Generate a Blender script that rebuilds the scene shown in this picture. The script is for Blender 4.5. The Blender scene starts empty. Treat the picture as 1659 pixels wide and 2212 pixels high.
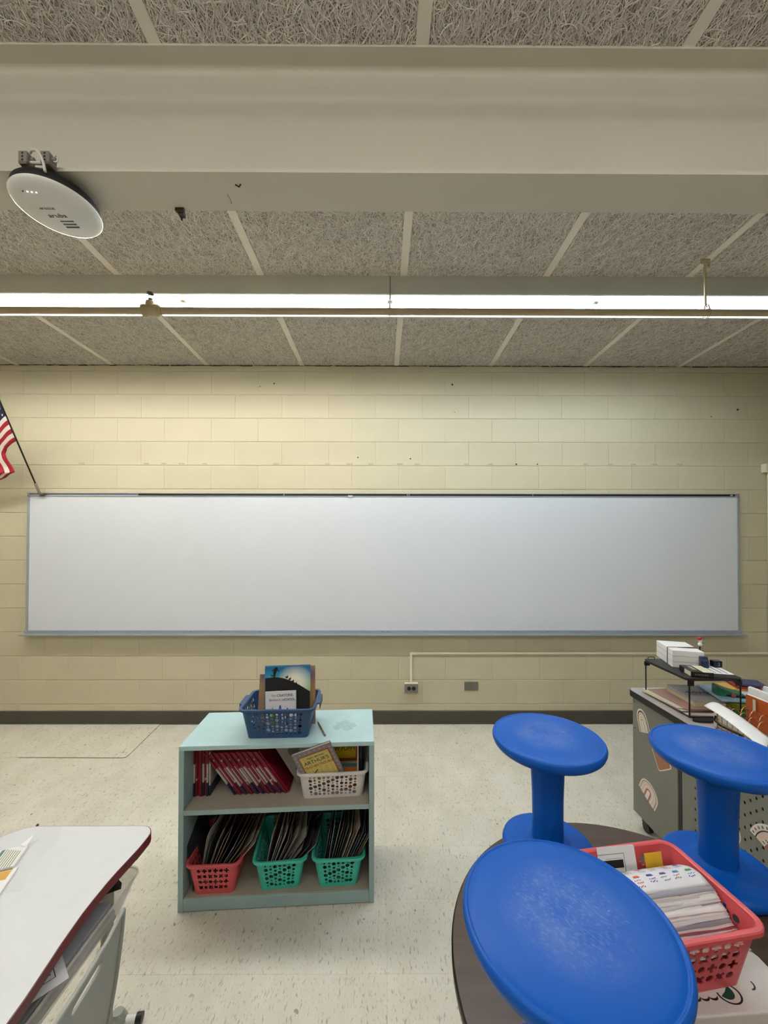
import bpy, math, random
from math import sin, cos, pi, radians as R, sqrt, atan2
import numpy as np
from mathutils import Vector, Matrix
random.seed(11)
SC = bpy.context.scene
COL = SC.collection

# ------------------------------------------------------------------ camera, world, lights, exposure
cam_d = bpy.data.cameras.new('camera')
cam = bpy.data.objects.new('camera', cam_d)
COL.objects.link(cam)
cam_d.sensor_fit = 'VERTICAL'
cam_d.sensor_height = 24.0
cam_d.lens = 24.0 * 831.0 / 2212.0
cam_d.shift_y = (1159.84 - 1106.0) / 2212.0
cam_d.clip_start = 0.05
pitch, yaw, roll = 0.0124089, 0.00432506, 0.00100328
fw = Vector((sin(yaw) * cos(pitch), cos(yaw) * cos(pitch), sin(pitch)))
rt = fw.cross(Vector((0, 0, 1))).normalized()
up = rt.cross(fw)
rt, up = cos(roll) * rt + sin(roll) * up, -sin(roll) * rt + cos(roll) * up
mw = Matrix((rt, up, -fw)).transposed().to_4x4()
mw.translation = Vector((0, -3.292, 1.5493))
cam.matrix_world = mw
SC.camera = cam

world = bpy.data.worlds.new('world')
SC.world = world
world.use_nodes = True
world.node_tree.nodes['Background'].inputs[0].default_value = (0.75, 0.85, 1.0, 1)
world.node_tree.nodes['Background'].inputs[1].default_value = 0.0

SC.view_settings.view_transform = 'Standard'
SC.view_settings.look = 'None'
SC.view_settings.gamma = 1.0
SC.view_settings.use_curve_mapping = False
SC.view_settings.exposure = 0.70

LAMP_WARM = (1.0, 0.985, 0.93)
LAMP_COOL = (0.80, 0.90, 1.0)
LAMP_POWER = 24.0          # emission of the fluorescent tubes in the row by the board
COOL_POWER = 18.5          # the older bluish tubes of the right-hand section
REAR_POWER = 14.0           # the open tubes of the rows behind the camera


# ------------------------------------------------------------------ materials
def lin(c):
    f = lambda v: v / 12.92 if v <= 0.04045 else ((v + 0.055) / 1.055) ** 2.4
    if isinstance(c, str):
        c = tuple(int(c[i:i + 2], 16) / 255 for i in (0, 2, 4))
    return tuple(f(v) for v in c) + (1.0,)


MATS = {}


def mat(name, color, rough=0.5, metal=0.0, spec=0.5, vary=0.06, vscale=8.0, bump=0.0, bscale=200.0, bdist=0.001,
        stretch=None, c2=None, rand=0.0, emit=None, estr=0.0, coat=0.0):
    """Principled material with a noise colour variation and an optional noise bump, all in object space."""
    if name in MATS:
        return MATS[name]
    m = bpy.data.materials.new(name)
    m.use_nodes = True
    nt = m.node_tree
    b = nt.nodes['Principled BSDF']
    L = nt.links.new
    b.inputs['Roughness'].default_value = rough
    b.inputs['Metallic'].default_value = metal
    b.inputs['Specular IOR Level'].default_value = spec
    b.inputs['Coat Weight'].default_value = coat
    c = lin(color)
    tc = nt.nodes.new('ShaderNodeTexCoord')
    src = tc.outputs['Object']
    if stretch:
        mp = nt.nodes.new('ShaderNodeMapping')
        mp.inputs['Scale'].default_value = stretch
        L(src, mp.inputs['Vector'])
        src = mp.outputs['Vector']
    n = nt.nodes.new('ShaderNodeTexNoise')
    n.inputs['Scale'].default_value = vscale
    n.inputs['Detail'].default_value = 4
    L(src, n.inputs['Vector'])
    rp = nt.nodes.new('ShaderNodeValToRGB')
    rp.color_ramp.elements[0].position, rp.color_ramp.elements[1].position = 0.3, 0.7
    d = lin(c2) if c2 else tuple(v * (1 - 2 * vary) for v in c[:3]) + (1,)
    rp.color_ramp.elements[0].color = d
    rp.color_ramp.elements[1].color = c
    L(n.outputs['Fac'], rp.inputs['Fac'])
    out = rp.outputs['Color']
    if rand:
        oi = nt.nodes.new('ShaderNodeObjectInfo')
        hs = nt.nodes.new('ShaderNodeHueSaturation')
        mr = nt.nodes.new('ShaderNodeMapRange')
        mr.inputs['To Min'].default_value, mr.inputs['To Max'].default_value = 1 - rand, 1 + rand
        L(oi.outputs['Random'], mr.inputs['Value'])
        L(mr.outputs['Result'], hs.inputs['Value'])
        L(out, hs.inputs['Color'])
        out = hs.outputs['Color']
    L(out, b.inputs['Base Color'])
    if bump:
        nb = nt.nodes.new('ShaderNodeTexNoise')
        nb.inputs['Scale'].default_value = bscale
        nb.inputs['Detail'].default_value = 3
        L(src, nb.inputs['Vector'])
        bp = nt.nodes.new('ShaderNodeBump')
        bp.inputs['Strength'].default_value = bump
        bp.inputs['Distance'].default_value = bdist
        L(nb.outputs['Fac'], bp.inputs['Height'])
        L(bp.outputs['Normal'], b.inputs['Normal'])
    if emit:
        b.inputs['Emission Color'].default_value = emit + (1,) if len(emit) == 3 else emit
        b.inputs['Emission Strength'].default_value = estr
    MATS[name] = m
    return m


def clear_plastic(name, color, alpha, rough=0.15):
    """See-through plastic: part transparent, part glossy principled."""
    if name in MATS:
        return MATS[name]
    m = bpy.data.materials.new(name)
    m.use_nodes = True
    nt = m.node_tree
    b = nt.nodes['Principled BSDF']
    b.inputs['Base Color'].default_value = lin(color)
    b.inputs['Roughness'].default_value = rough
    tr = nt.nodes.new('ShaderNodeBsdfTransparent')
    mx = nt.nodes.new('ShaderNodeMixShader')
    n = nt.nodes.new('ShaderNodeTexNoise')
    n.inputs['Scale'].default_value = 30
    mr = nt.nodes.new('ShaderNodeMapRange')
    mr.inputs['To Min'].default_value, mr.inputs['To Max'].default_value = alpha * 0.8, alpha * 1.2
    nt.links.new(n.outputs['Fac'], mr.inputs['Value'])
    nt.links.new(mr.outputs['Result'], mx.inputs['Fac'])
    nt.links.new(tr.outputs[0], mx.inputs[1])
    nt.links.new(b.outputs[0], mx.inputs[2])
    nt.links.new(mx.outputs[0], nt.nodes['Material Output'].inputs['Surface'])
    MATS[name] = m
    return m


# ------------------------------------------------------------------ mesh helpers
class MB:
    def __init__(s):
        s.v, s.f, s.m, s.sm = [], [], [], []
        s.M = None

    def add(s, vs, fs, m=0, smooth=False):
        o = len(s.v)
        if s.M is not None:
            vs = [s.M @ Vector(p) for p in vs]
        s.v += [tuple(p) for p in vs]
        s.f += [tuple(i + o for i in f) for f in fs]
        s.m += [m] * len(fs)
        s.sm += [smooth] * len(fs)
        return s

    def box(s, x0, x1, y0, y1, z0, z1, m=0):
        vs = [(x, y, z) for z in (z0, z1) for y in (y0, y1) for x in (x0, x1)]
        return s.add(vs, [(0, 2, 3, 1), (4, 5, 7, 6), (0, 1, 5, 4), (2, 6, 7, 3), (0, 4, 6, 2), (1, 3, 7, 5)], m)

    def prism(s, poly, z0, z1, m=0, mside=None):
        """Polygon in xy (counter-clockwise) pushed from z0 to z1."""
        n = len(poly)
        vs = [(p[0], p[1], z0) for p in poly] + [(p[0], p[1], z1) for p in poly]
        s.add(vs, [tuple(range(n))[::-1], tuple(range(n, 2 * n))], m)
        return s.add(vs, [(i, (i + 1) % n, n + (i + 1) % n, n + i) for i in range(n)], m if mside is None else mside)

    def flat(s, poly, y0, y1, m=0):
        """Polygon in xz pushed along y from y0 (front) to y1."""
        n = len(poly)
        vs = [(p[0], y0, p[1]) for p in poly] + [(p[0], y1, p[1]) for p in poly]
        return s.add(vs, [tuple(range(n)), tuple(range(n, 2 * n))[::-1]] + [(i, n + i, n + (i + 1) % n, (i + 1) % n) for i in range(n)], m)

    def tube(s, pts, r, n=10, m=0, caps=True, closed=False):
        pts = [Vector(p) for p in pts]
        k = len(pts)
        rs = r if isinstance(r, (list, tuple)) else [r] * k
        vs, fs = [], []
        prev = None
        for i, p in enumerate(pts):
            if closed:
                t = pts[(i + 1) % k] - pts[i - 1]
            else:
                t = pts[min(i + 1, k - 1)] - pts[max(i - 1, 0)]
            t.normalize()
            if prev is None:
                a = Vector((0, 0, 1)) if abs(t.z) < 0.9 else Vector((1, 0, 0))
                x = t.cross(a).normalized()
            else:
                x = (prev - t * prev.dot(t)).normalized()
            prev = x
            y = t.cross(x)
            vs += [p + (x * cos(2 * pi * j / n) + y * sin(2 * pi * j / n)) * rs[i] for j in range(n)]
        for i in range(k if closed else k - 1):
            a, b = i * n, ((i + 1) % k) * n
            fs += [(a + j, a + (j + 1) % n, b + (j + 1) % n, b + j) for j in range(n)]
        s.add(vs, fs, m, True)
        if caps and not closed:
            s.add(vs[:n], [tuple(range(n))[::-1]], m)
            s.add(vs[-n:], [tuple(range(n))], m)
        return s

    def lathe(s, prof, n=32, m=0, cap0=True, cap1=True, smooth=True):
        vs = [(r * cos(2 * pi * j / n), r * sin(2 * pi * j / n), z) for r, z in prof for j in range(n)]
        fs = [(i * n + j, i * n + (j + 1) % n, (i + 1) * n + (j + 1) % n, (i + 1) * n + j) for i in range(len(prof) - 1) for j in range(n)]
        s.add(vs, fs, m, smooth)
        if cap0:
            s.add(vs[:n], [tuple(range(n))[::-1]], m)
        if cap1:
            s.add(vs[-n:], [tuple(range(n))], m)
        return s

    def build(s, name, mats, parent=None, loc=None, rot=None):
        me = bpy.data.meshes.new(name)
        me.from_pydata(s.v, [], s.f)
        for q in (mats if isinstance(mats, (list, tuple)) else [mats]):
            me.materials.append(q)
        me.polygons.foreach_set('material_index', s.m)
        me.polygons.foreach_set('use_smooth', s.sm)
        me.update()
        return link(name, me, parent, loc, rot)


def link(name, me, parent=None, loc=None, rot=None):
    o = bpy.data.objects.new(name, me)
    COL.objects.link(o)
    if parent is not None:
        o.parent = parent
    if loc is not None:
        o.location = loc
    if rot is not None:
        o.rotation_euler = rot
    return o


def bev(o, w=0.003, seg=2, ang=40):
    b = o.modifiers.new('bevel', 'BEVEL')
    b.width, b.segments, b.limit_method, b.angle_limit = w, seg, 'ANGLE', R(ang)
    return o


def tag(o, label, cat, group=None):
    o['label'], o['category'] = label, cat
    if group:
        o['group'] = group
    return o


def thing(name, label, cat, loc=(0, 0, 0), rz=0.0, group=None, rot=None):
    o = bpy.data.objects.new(name, None)
    o.empty_display_size = 0.05
    o.location = loc
    o.rotation_euler = rot if rot else (0, 0, rz)
    COL.objects.link(o)
    return tag(o, label, cat, group)


ORD = ('first second third fourth fifth sixth seventh eighth ninth tenth eleventh twelfth thirteenth fourteenth fifteenth sixteenth seventeenth eighteenth '
       'nineteenth twentieth twenty-first twenty-second twenty-third twenty-fourth twenty-fifth twenty-sixth twenty-seventh twenty-eighth twenty-ninth').split()


def struct(o):
    o['kind'] = 'structure'
    return o


def copy_tree(o, parent=None):
    c = o.copy()
    COL.objects.link(c)
    if parent is not None:
        c.parent = parent
    for ch in list(o.children):
        copy_tree(ch, c)
    return c


def rrect(w, d, r, n=4, cx=0, cy=0):
    """Rounded rectangle, counter-clockwise."""
    out = []
    for k, (sx, sy) in enumerate(((1, 1), (-1, 1), (-1, -1), (1, -1))):
        for i in range(n + 1):
            a = (k + i / n) * pi / 2
            out.append((cx + sx * (w / 2 - r) + r * cos(a), cy + sy * (d / 2 - r) + r * sin(a)))
    return out


def disc(cx, cz, r, n=16, rz=None):
    return [(cx + r * cos(2 * pi * i / n), cz + (rz or r) * sin(2 * pi * i / n)) for i in range(n)]


def text(body, size, m, parent, loc, rot=(pi / 2, 0, 0), name='lettering', align='CENTER', sx=1.0, thick=0.0002):
    cu = bpy.data.curves.new(name, 'FONT')
    cu.body, cu.size, cu.align_x, cu.align_y, cu.extrude, cu.resolution_u = body, size, align, 'CENTER', thick, 3
    t = bpy.data.objects.new(name, cu)
    COL.objects.link(t)
    dg = bpy.context.evaluated_depsgraph_get()
    me = bpy.data.meshes.new_from_object(t.evaluated_get(dg))
    bpy.data.objects.remove(t)
    bpy.data.curves.remove(cu)
    me.materials.clear()
    me.materials.append(m)
    o = link(name, me, parent, loc, rot)
    o.scale = (sx, 1, 1)
    return o


def perf(mb, S, us, vs, holes, t, m=0, rad=1, sub=1):
    """A thin sheet S(u, v) -> (point, inward normal) with real holes. holes[(i, j)] = (outline(theta) -> radius in metres, n, du, dv)."""
    def P(u, v, k):
        p, nrm = S(u, v)
        return p + nrm * (t * k)
    for i in range(len(us) - 1):
        for j in range(len(vs) - 1):
            u0, u1, v0, v1 = us[i], us[i + 1], vs[j], vs[j + 1]
            if (i, j) not in holes:
                for a in range(sub):
                    ua, ub = u0 + (u1 - u0) * a / sub, u0 + (u1 - u0) * (a + 1) / sub
                    q = [(ua, v0), (ub, v0), (ub, v1), (ua, v1)]
                    mb.add([P(*c, 0) for c in q] + [P(*c, 1) for c in q], [(0, 1, 2, 3), (7, 6, 5, 4)], m, sub > 1)
                continue
            fn, n = holes[(i, j)]
            uc, vc = (u0 + u1) / 2, (v0 + v1) / 2
            p0 = S(uc, vc)[0]
            W = (S(u1, vc)[0] - S(u0, vc)[0]).length
            H = (S(uc, v1)[0] - S(uc, v0)[0]).length
            ang = sorted([2 * pi * k / n for k in range(n)] + [atan2(sy * H, sx * W) % (2 * pi) for sx in (1, -1) for sy in (1, -1)])
            rows = []
            for a in ang:
                ca, sa = cos(a), sin(a)
                rb = min(W / 2 / max(abs(ca), 1e-6), H / 2 / max(abs(sa), 1e-6))
                rh = min(fn(a), rb * 0.97)
                rows.append([(uc + (rh + (rb - rh) * q / rad) * ca / W * (u1 - u0), vc + (rh + (rb - rh) * q / rad) * sa / H * (v1 - v0)) for q in range(rad + 1)])
            N = len(ang)
            vs_, fs_ = [], []
            for k in (0, 1):
                for row in rows:
                    vs_ += [P(*c, k) for c in row]
            K = rad + 1
            for a in range(N):
                b = (a + 1) % N
                for q in range(rad):
                    fs_.append((a * K + q, a * K + q + 1, b * K + q + 1, b * K + q))
                    o = N * K
                    fs_.append((o + b * K + q, o + b * K + q + 1, o + a * K + q + 1, o + a * K + q))
                fs_.append((a * K, b * K, N * K + b * K, N * K + a * K))
            mb.add(vs_, fs_, m, False)


# ------------------------------------------------------------------ materials used all over
M_WALL = mat('painted_block', 'C3BBA0', 0.62, vary=0.03, vscale=3, bump=0.5, bscale=160, bdist=0.0018, rand=0.02)
M_MORTAR = mat('painted_mortar', 'BEB69B', 0.7, vary=0.04, bump=0.4, bscale=220)
M_BEAM = mat('painted_steel', 'CFC8BA', 0.55, vary=0.03, vscale=2, bump=0.05, bscale=60)
M_STRIP = mat('ceiling_strip_paint', 'EAE3D8', 0.6, vary=0.04)
M_FIBRE_BACK = mat('wood_wool_base', 'BEB6AA', 0.95, vary=0.32, vscale=160, bump=0.6, bscale=260, bdist=0.002)
M_BASE = mat('rubber_base', '4B463D', 0.45, vary=0.10, vscale=5)
M_ALU = mat('aluminium', 'A4ABB6', 0.40, 0.35, vary=0.05, vscale=30)
M_WHITE = mat('white_enamel', 'E2E2DE', 0.4, vary=0.03)
M_BLACK = mat('black_plastic', '121212', 0.45, vary=0.1)
M_INK = mat('black_ink', '16161A', 0.7, vary=0.1)
M_PAPER = mat('white_paper', 'ECEBEA', 0.7, vary=0.03, vscale=20)
M_GREY_LINE = mat('grey_print', '6C6C70', 0.7)
M_RED = mat('red_print', 'B0202C', 0.5)
M_STEEL = mat('steel', '8E8E8C', 0.35, 0.9, vary=0.08)


def fibre_mat():
    m = bpy.data.materials.new('wood_wool')
    m.use_nodes = True
    nt = m.node_tree
    b = nt.nodes['Principled BSDF']
    b.inputs['Roughness'].default_value = 0.85
    g = nt.nodes.new('ShaderNodeNewGeometry')
    r = nt.nodes.new('ShaderNodeValToRGB')
    e = r.color_ramp.elements
    e[0].color, e[1].color = lin('C4BCB2'), lin('F7F2EB')
    nt.links.new(g.outputs['Random Per Island'], r.inputs['Fac'])
    nt.links.new(r.outputs['Color'], b.inputs['Base Color'])
    return m


def tile_mat(name, base, tint):
    """Vinyl composition tile: long chips of darker and lighter colour, a little tone difference between tiles."""
    m = bpy.data.materials.new(name)
    m.use_nodes = True
    nt = m.node_tree
    L = nt.links.new
    b = nt.nodes['Principled BSDF']
    b.inputs['Roughness'].default_value = 0.42
    b.inputs['Specular IOR Level'].default_value = 0.35
    tc = nt.nodes.new('ShaderNodeTexCoord')
    oi = nt.nodes.new('ShaderNodeObjectInfo')
    ad = nt.nodes.new('ShaderNodeVectorMath')
    L(tc.outputs['Object'], ad.inputs[0])
    L(oi.outputs['Location'], ad.inputs[1])

    def layer(sc, scale, p0, p1, c0, c1, detail=2):
        mp = nt.nodes.new('ShaderNodeMapping')
        mp.inputs['Scale'].default_value = sc
        L(ad.outputs[0], mp.inputs['Vector'])
        n = nt.nodes.new('ShaderNodeTexNoise')
        n.inputs['Scale'].default_value, n.inputs['Detail'].default_value = scale, detail
        L(mp.outputs[0], n.inputs['Vector'])
        rp = nt.nodes.new('ShaderNodeValToRGB')
        rp.color_ramp.elements[0].position, rp.color_ramp.elements[1].position = p0, p1
        rp.color_ramp.elements[0].color, rp.color_ramp.elements[1].color = c0, c1
        L(n.outputs['Fac'], rp.inputs['Fac'])
        return rp.outputs['Color']
    k = lambda v: (v, v, v, 1)
    c = layer((1, 0.7, 1), 7, 0.35, 0.7, lin(base), lin(tint))
    for sc, s, p0, p1, lo in (((1.6, 0.45, 1), 62, 0.62, 0.69, 0.62), ((1.6, 0.5, 1), 120, 0.60, 0.68, 0.74), ((1.0, 0.7, 1), 34, 0.71, 0.74, 0.45)):
        d = layer(sc, s, p0, p1, k(1), k(lo))
        mx = nt.nodes.new('ShaderNodeMix')
        mx.data_type, mx.blend_type = 'RGBA', 'MULTIPLY'
        mx.inputs['Factor'].default_value = 1
        L(c, mx.inputs[6])
        L(d, mx.inputs[7])
        c = mx.outputs[2]
    hs = nt.nodes.new('ShaderNodeHueSaturation')
    mr = nt.nodes.new('ShaderNodeMapRange')
    mr.inputs['To Min'].default_value, mr.inputs['To Max'].default_value = 0.96, 1.03
    L(oi.outputs['Random'], mr.inputs['Value'])
    L(mr.outputs['Result'], hs.inputs['Value'])
    L(c, hs.inputs['Color'])
    L(hs.outputs['Color'], b.inputs['Base Color'])
    return m


# ------------------------------------------------------------------ room shell
X0, X1, Y0, ZC = -3.95, 3.72, -8.2, 3.065
floor = struct(MB().box(X0, X1, Y0, 0.0, -0.10, -0.003).build('floor', mat('floor_joint', '6E6656', 0.8)))
M_TILE = tile_mat('vinyl_tile', 'D5CFC0', 'DFDACE')
M_TILE2 = tile_mat('vinyl_tile_pale', 'DAD3C1', 'E3DDCE')
TS = 0.2892


def tile_mesh(w, d):
    mb = MB()
    g, b, h = 0.00015, 0.0004, 0.003
    a = [(-w / 2 + g, -d / 2 + g), (w / 2 - g, -d / 2 + g), (w / 2 - g, d / 2 - g), (-w / 2 + g, d / 2 - g)]
    c = [(p[0] - b * (1 if p[0] > 0 else -1), p[1] - b * (1 if p[1] > 0 else -1)) for p in a]
    vs = [(x, y, -h) for x, y in a] + [(x, y, -b) for x, y in a] + [(x, y, 0) for x, y in c]
    fs = [(8, 9, 10, 11)]
    for i in range(4):
        j = (i + 1) % 4
        fs += [(i, j, 4 + j, 4 + i), (4 + i, 4 + j, 8 + j, 8 + i)]
    mb.add(vs, fs)
    me = bpy.data.meshes.new('floor_tile')
    me.from_pydata(mb.v, [], mb.f)
    me.materials.append(M_TILE)
    return me


full, cut = tile_mesh(TS, TS), tile_mesh(TS, 0.158)
xs = [0.018 + TS * (k + 0.5) for k in range(-13, 13)]
for j in range(0, 9):
    for x in xs:
        if j == 0:
            link('floor_tile', cut, floor, (x, -0.079, 0))
        else:
            link('floor_tile', full, floor, (x, -0.158 - TS * (j - 0.5), 0))
mb = MB()                                                      # the tiles further back in the room, out of the frame
for j in range(9, 28):
    for k in range(-13, 13):
        cx, cy = 0.018 + TS * (k + 0.5), -0.158 - TS * (j - 0.5)
        mb.add([(cx - .144, cy - .144, 0), (cx + .144, cy - .144, 0), (cx + .144, cy + .144, 0), (cx - .144, cy + .144, 0)], [(0, 1, 2, 3)])
o = mb.build('floor_tiling', M_TILE, floor)
o['kind'] = 'stuff'
# repaired strip of paler tile by the board, with a cracked edge
mb = MB()
edge = [(-3.74, -0.004), (-3.74, -0.506), (-2.6, -0.506), (-1.86, -0.513), (-1.836, -0.503), (-1.838, -0.45), (-1.878, -0.02), (-1.88, -0.004)]
mb.prism(edge, 0.0002, 0.0042)
bev(mb.build('floor_patch', M_TILE2, floor), 0.0025, 2)
mb = MB()
for a, b in zip(edge[2:7], edge[3:8]):
    mb.tube([(a[0], a[1] - 0.001, 0.001), (b[0], b[1] - 0.001, 0.001)], 0.0016, 6)
mb.build('joint_dirt', mat('joint_dirt', '4A4030', 0.9, vary=0.3, vscale=30), floor)

# ---- wall of blocks
wall = struct(MB().box(X0, X1, 0.004, 0.16, -0.1, ZC + 0.05).build('wall_front', M_MORTAR))
BW, BH, Z0 = 0.4012, 0.2032, 0.1678


def block_mesh(w, h):
    """Painted block: a proud face with a soft arris; bed joints deeper than the head joints."""
    gx, gz, bx, bz, dp = 0.0002, 0.0024, 0.0013, 0.0042, 0.0050
    a = [(-w / 2 + gx, -h / 2 + gz), (w / 2 - gx, -h / 2 + gz), (w / 2 - gx, h / 2 - gz), (-w / 2 + gx, h / 2 - gz)]
    s = lambda v: 1 if v > 0 else -1
    c = [(x - bx * s(x), z - bz * s(z)) for x, z in a]
    vs = [(x, dp + 0.002, z) for x, z in a] + [(x, 0.0020, z) for x, z in a] + [(x, 0, z) for x, z in c]
    fs = [(8, 9, 10, 11)]
    for i in range(4):
        j = (i + 1) % 4
        fs += [(i, j, 4 + j, 4 + i), (4 + i, 4 + j, 8 + j, 8 + i)]
    me = bpy.data.meshes.new('block')
    me.from_pydata(vs, [], fs)
    me.materials.append(M_WALL)
    return me


bm_full, bm_top, bm_bot = block_mesh(BW, BH), block_mesh(BW, ZC - (Z0 + 14 * BH)), block_mesh(BW, Z0 - 0.108)
for k in range(-1, 15):
    off = 0.138 if k % 2 == 1 else 0.341
    zc = Z0 + BH * (k + 0.5)
    me = bm_full
    if k == -1:
        zc, me = (Z0 + 0.108) / 2, bm_bot
    if k == 14:
        zc, me = (Z0 + 14 * BH + ZC) / 2, bm_top
    for i in range(-10, 10):
        x = off + BW * (i + 0.5)
        if x < -3.75 or x > X1 - 0.1:
            continue
        if 3 <= k <= 7 and -3.01 + BW / 2 < x < 3.05 - BW / 2:
            continue                                              # hidden by the board
        link('block', me, wall, (x, random.uniform(-0.0002, 0.0002), zc))
M_SPOT = mat('old_tape_residue', 'B6AE94', 0.75, vary=0.15, vscale=60)
mb = MB()
for x, w in ((-2.57, .05), (-2.02, .05), (-1.87, .045), (-1.72, .05), (-1.52, .04), (-.91, .05), (-.47, .045), (-.28, .05), (-.1, .04), (.15, .05), (.3, .045),
             (.72, .04), (.93, .045), (1.75, .04), (1.96, .05), (2.16, .04), (2.34, .05), (2.56, .05)):
    mb.box(x - w / 2, x + w / 2, -0.00045, 0.001, 2.2085, 2.222)
for x, z in ((-2.59, 2.165), (-2.575, 2.165), (-1.535, 2.163)):
    mb.M = Matrix.Translation((x, 0, z)) @ Matrix.Rotation(pi / 2, 4, 'X')
    mb.lathe([(0.003, 0.0002), (0.003, 0.0012)], 8)
    mb.M = None
o = mb.build('tape_residue', M_SPOT, wall)
o['kind'] = 'stuff'
M_NAIL = mat('dark_nail', '3A352B', 0.6, 0.5)
for x, z, r in ((-0.93, 2.905, .006), (.6, 2.9, .008), (-1.05, 2.88, .004), (3.06, 2.69, .008), (.62, 2.66, .003), (-.21, 2.27, .006), (.24, 2.26, .006), (1.15, 2.215, .007), (1.33, 2.215, .006), (2.83, 2.63, .004)):
    mb = MB()
    mb.M = Matrix.Rotation(pi / 2, 4, 'X')
    mb.lathe([(r * .4, -0.002), (r * .4, 0.004), (r, 0.004), (r, 0.007)], 8)
    mb.build('nail', M_NAIL, wall, (x, 0, z))
# crumbling caulk between wall and ceiling
mb = MB()
x = -3.9
while x < X1 - 0.02:
    w = random.uniform(.03, .14)
    mb.box(x, min(x + w, X1 - .01), -random.uniform(.002, .006), 0.0, ZC - random.uniform(.003, .010), ZC + 0.004)
    x += w + random.choice((0, 0, .004, .015))
o = mb.build('ceiling_caulk', mat('dirty_caulk', '55493A', 0.9, vary=0.4, vscale=40), wall)
o['kind'] = 'stuff'
base = struct(MB().box(X0, X1, -0.007, 0.001, 0.006, 0.108).box(X0, X1, -0.013, 0.001, 0.006, 0.016).build('baseboard_front', M_BASE))
bev(base, 0.003, 2)
struct(MB().box(X0 - .12, X0, Y0, 0.16, -0.1, ZC + .05).build('wall_left', M_WALL))
struct(MB().box(X1, X1 + .12, Y0, 0.16, -0.1, ZC + .05).build('wall_right', M_WALL))
struct(MB().box(X0 - .12, X1 + .12, Y0 - .12, Y0, -0.1, ZC + .05).build('wall_back', M_WALL))

# ---- ceiling: wood-wool panels between painted strips
ceil = struct(MB().box(X0, X1, Y0, 0.0, ZC + 0.012, ZC + 0.09).build('ceiling', mat('ceiling_deck', '7A705C', 0.9)))
SP, SW = 0.8128, 0.040


def fibre_patch(seed, w, d, n):
    rg = np.random.default_rng(seed)
    K = 5
    cx, cy = rg.uniform(-w / 2, w / 2, n), rg.uniform(-d / 2, d / 2, n)
    ang = rg.normal(pi / 2, 0.75, n)
    ln = rg.uniform(0.020, 0.065, n)
    cur = rg.normal(0, 14, n)
    wd = rg.uniform(0.0007, 0.0014, n)
    z = rg.uniform(-0.0045, -0.0002, n)
    tilt = rg.uniform(-0.45, 0.45, n)
    t = np.linspace(-0.5, 0.5, K)
    px, py = np.zeros((n, K)), np.zeros((n, K))
    th = ang[:, None] + cur[:, None] * ln[:, None] * t[None, :]
    st = ln[:, None] / (K - 1)
    px[:, 1:] = np.cumsum(np.cos(th[:, 1:]) * st, 1)
    py[:, 1:] = np.cumsum(np.sin(th[:, 1:]) * st, 1)
    px += (cx - px.mean(1))[:, None]
    py += (cy - py.mean(1))[:, None]
    nx, ny = -np.sin(th), np.cos(th)
    zz = z[:, None] + 0.004 * (t[None, :] ** 2) * rg.uniform(-1, 3, n)[:, None]
    V = np.zeros((n, K, 2, 3))
    for q, sgn in ((0, -1), (1, 1)):
        V[:, :, q, 0] = np.clip(px + sgn * nx * wd[:, None] * np.cos(tilt)[:, None], -w / 2, w / 2)
        V[:, :, q, 1] = np.clip(py + sgn * ny * wd[:, None] * np.cos(tilt)[:, None], -d / 2, d / 2)
        V[:, :, q, 2] = zz + sgn * wd[:, None] * np.sin(tilt)[:, None]
    b = (np.arange(n) * K * 2)[:, None] + (np.arange(K - 1) * 2)[None, :]
    F = np.stack([b, b + 1, b + 3, b + 2], -1).reshape(-1, 4)
    me = bpy.data.meshes.new('wood_fibre')
    me.from_pydata(V.reshape(-1, 3).tolist(), [], F.tolist())
    me.materials.append(M_FIBRE)
    me.polygons.foreach_set('use_smooth', [True] * len(F))
    return me


M_FIBRE = fibre_mat()
PW = SP - SW
FL = 0.98
fib = [fibre_patch(s, PW, FL, 15000) for s in (3, 4)]
pan = MB().box(-PW / 2, PW / 2, -FL / 2, FL / 2, 0, 0.012)
pme = bpy.data.meshes.new('ceiling_panel')
pme.from_pydata(pan.v, [], pan.f)
pme.materials.append(M_FIBRE_BACK)
for c in range(-5, 4):
    xc = 0.12 + SP * (c + 0.5)
    for r_ in range(0, 3):
        yc = -0.006 - FL * (r_ + 0.5) - (0.035 if r_ == 2 else 0.0)
        p = link('ceiling_panel', pme, ceil, (xc, yc, ZC))
        if abs(xc) < 3.6:
            f = link('wood_fibre', fib[(c + r_) % 2], p, None, (0, 0, pi if (c * 3 + r_) % 2 else 0))
            f['kind'] = 'stuff'
for c in range(-4, 5):
    xc = 0.12 + SP * c
    MB().box(xc - SW / 2, xc + SW / 2, Y0, -0.002, ZC - 0.0035, ZC + 0.012).build('ceiling_strip', M_STRIP, ceil)

# ---- steel beam
beam = MB()
yb0, yb1, zb = -2.140, -2.003, 2.667
beam.box(X0, X1, yb0, yb1, zb, zb + 0.011)
beam.box(X0, X1, yb0, yb1, ZC - 0.010, ZC - 0.0005)
yc = (yb0 + yb1) / 2
beam.box(X0, X1, yc - 0.006, yc + 0.006, zb + 0.011, ZC - 0.010)
n = 5
for s in (-1, 1):                                                # fillets of the rolled section
    for zz, dz in ((zb + 0.011, 1), (ZC - 0.010, -1)):
        pr = [(yc + s * (0.006 + 0.016 * (1 - sin(a))), zz + dz * 0.016 * (1 - cos(a))) for a in [pi / 2 * i / n for i in range(n + 1)]]
        vs = [(x, y, z) for x in (X0, X1) for y, z in pr]
        beam.add(vs, [(i, i + 1, n + 2 + i, n + 1 + i) for i in range(n)], 0, True)
bo = struct(beam.build('ceiling_beam', M_BEAM))
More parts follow.
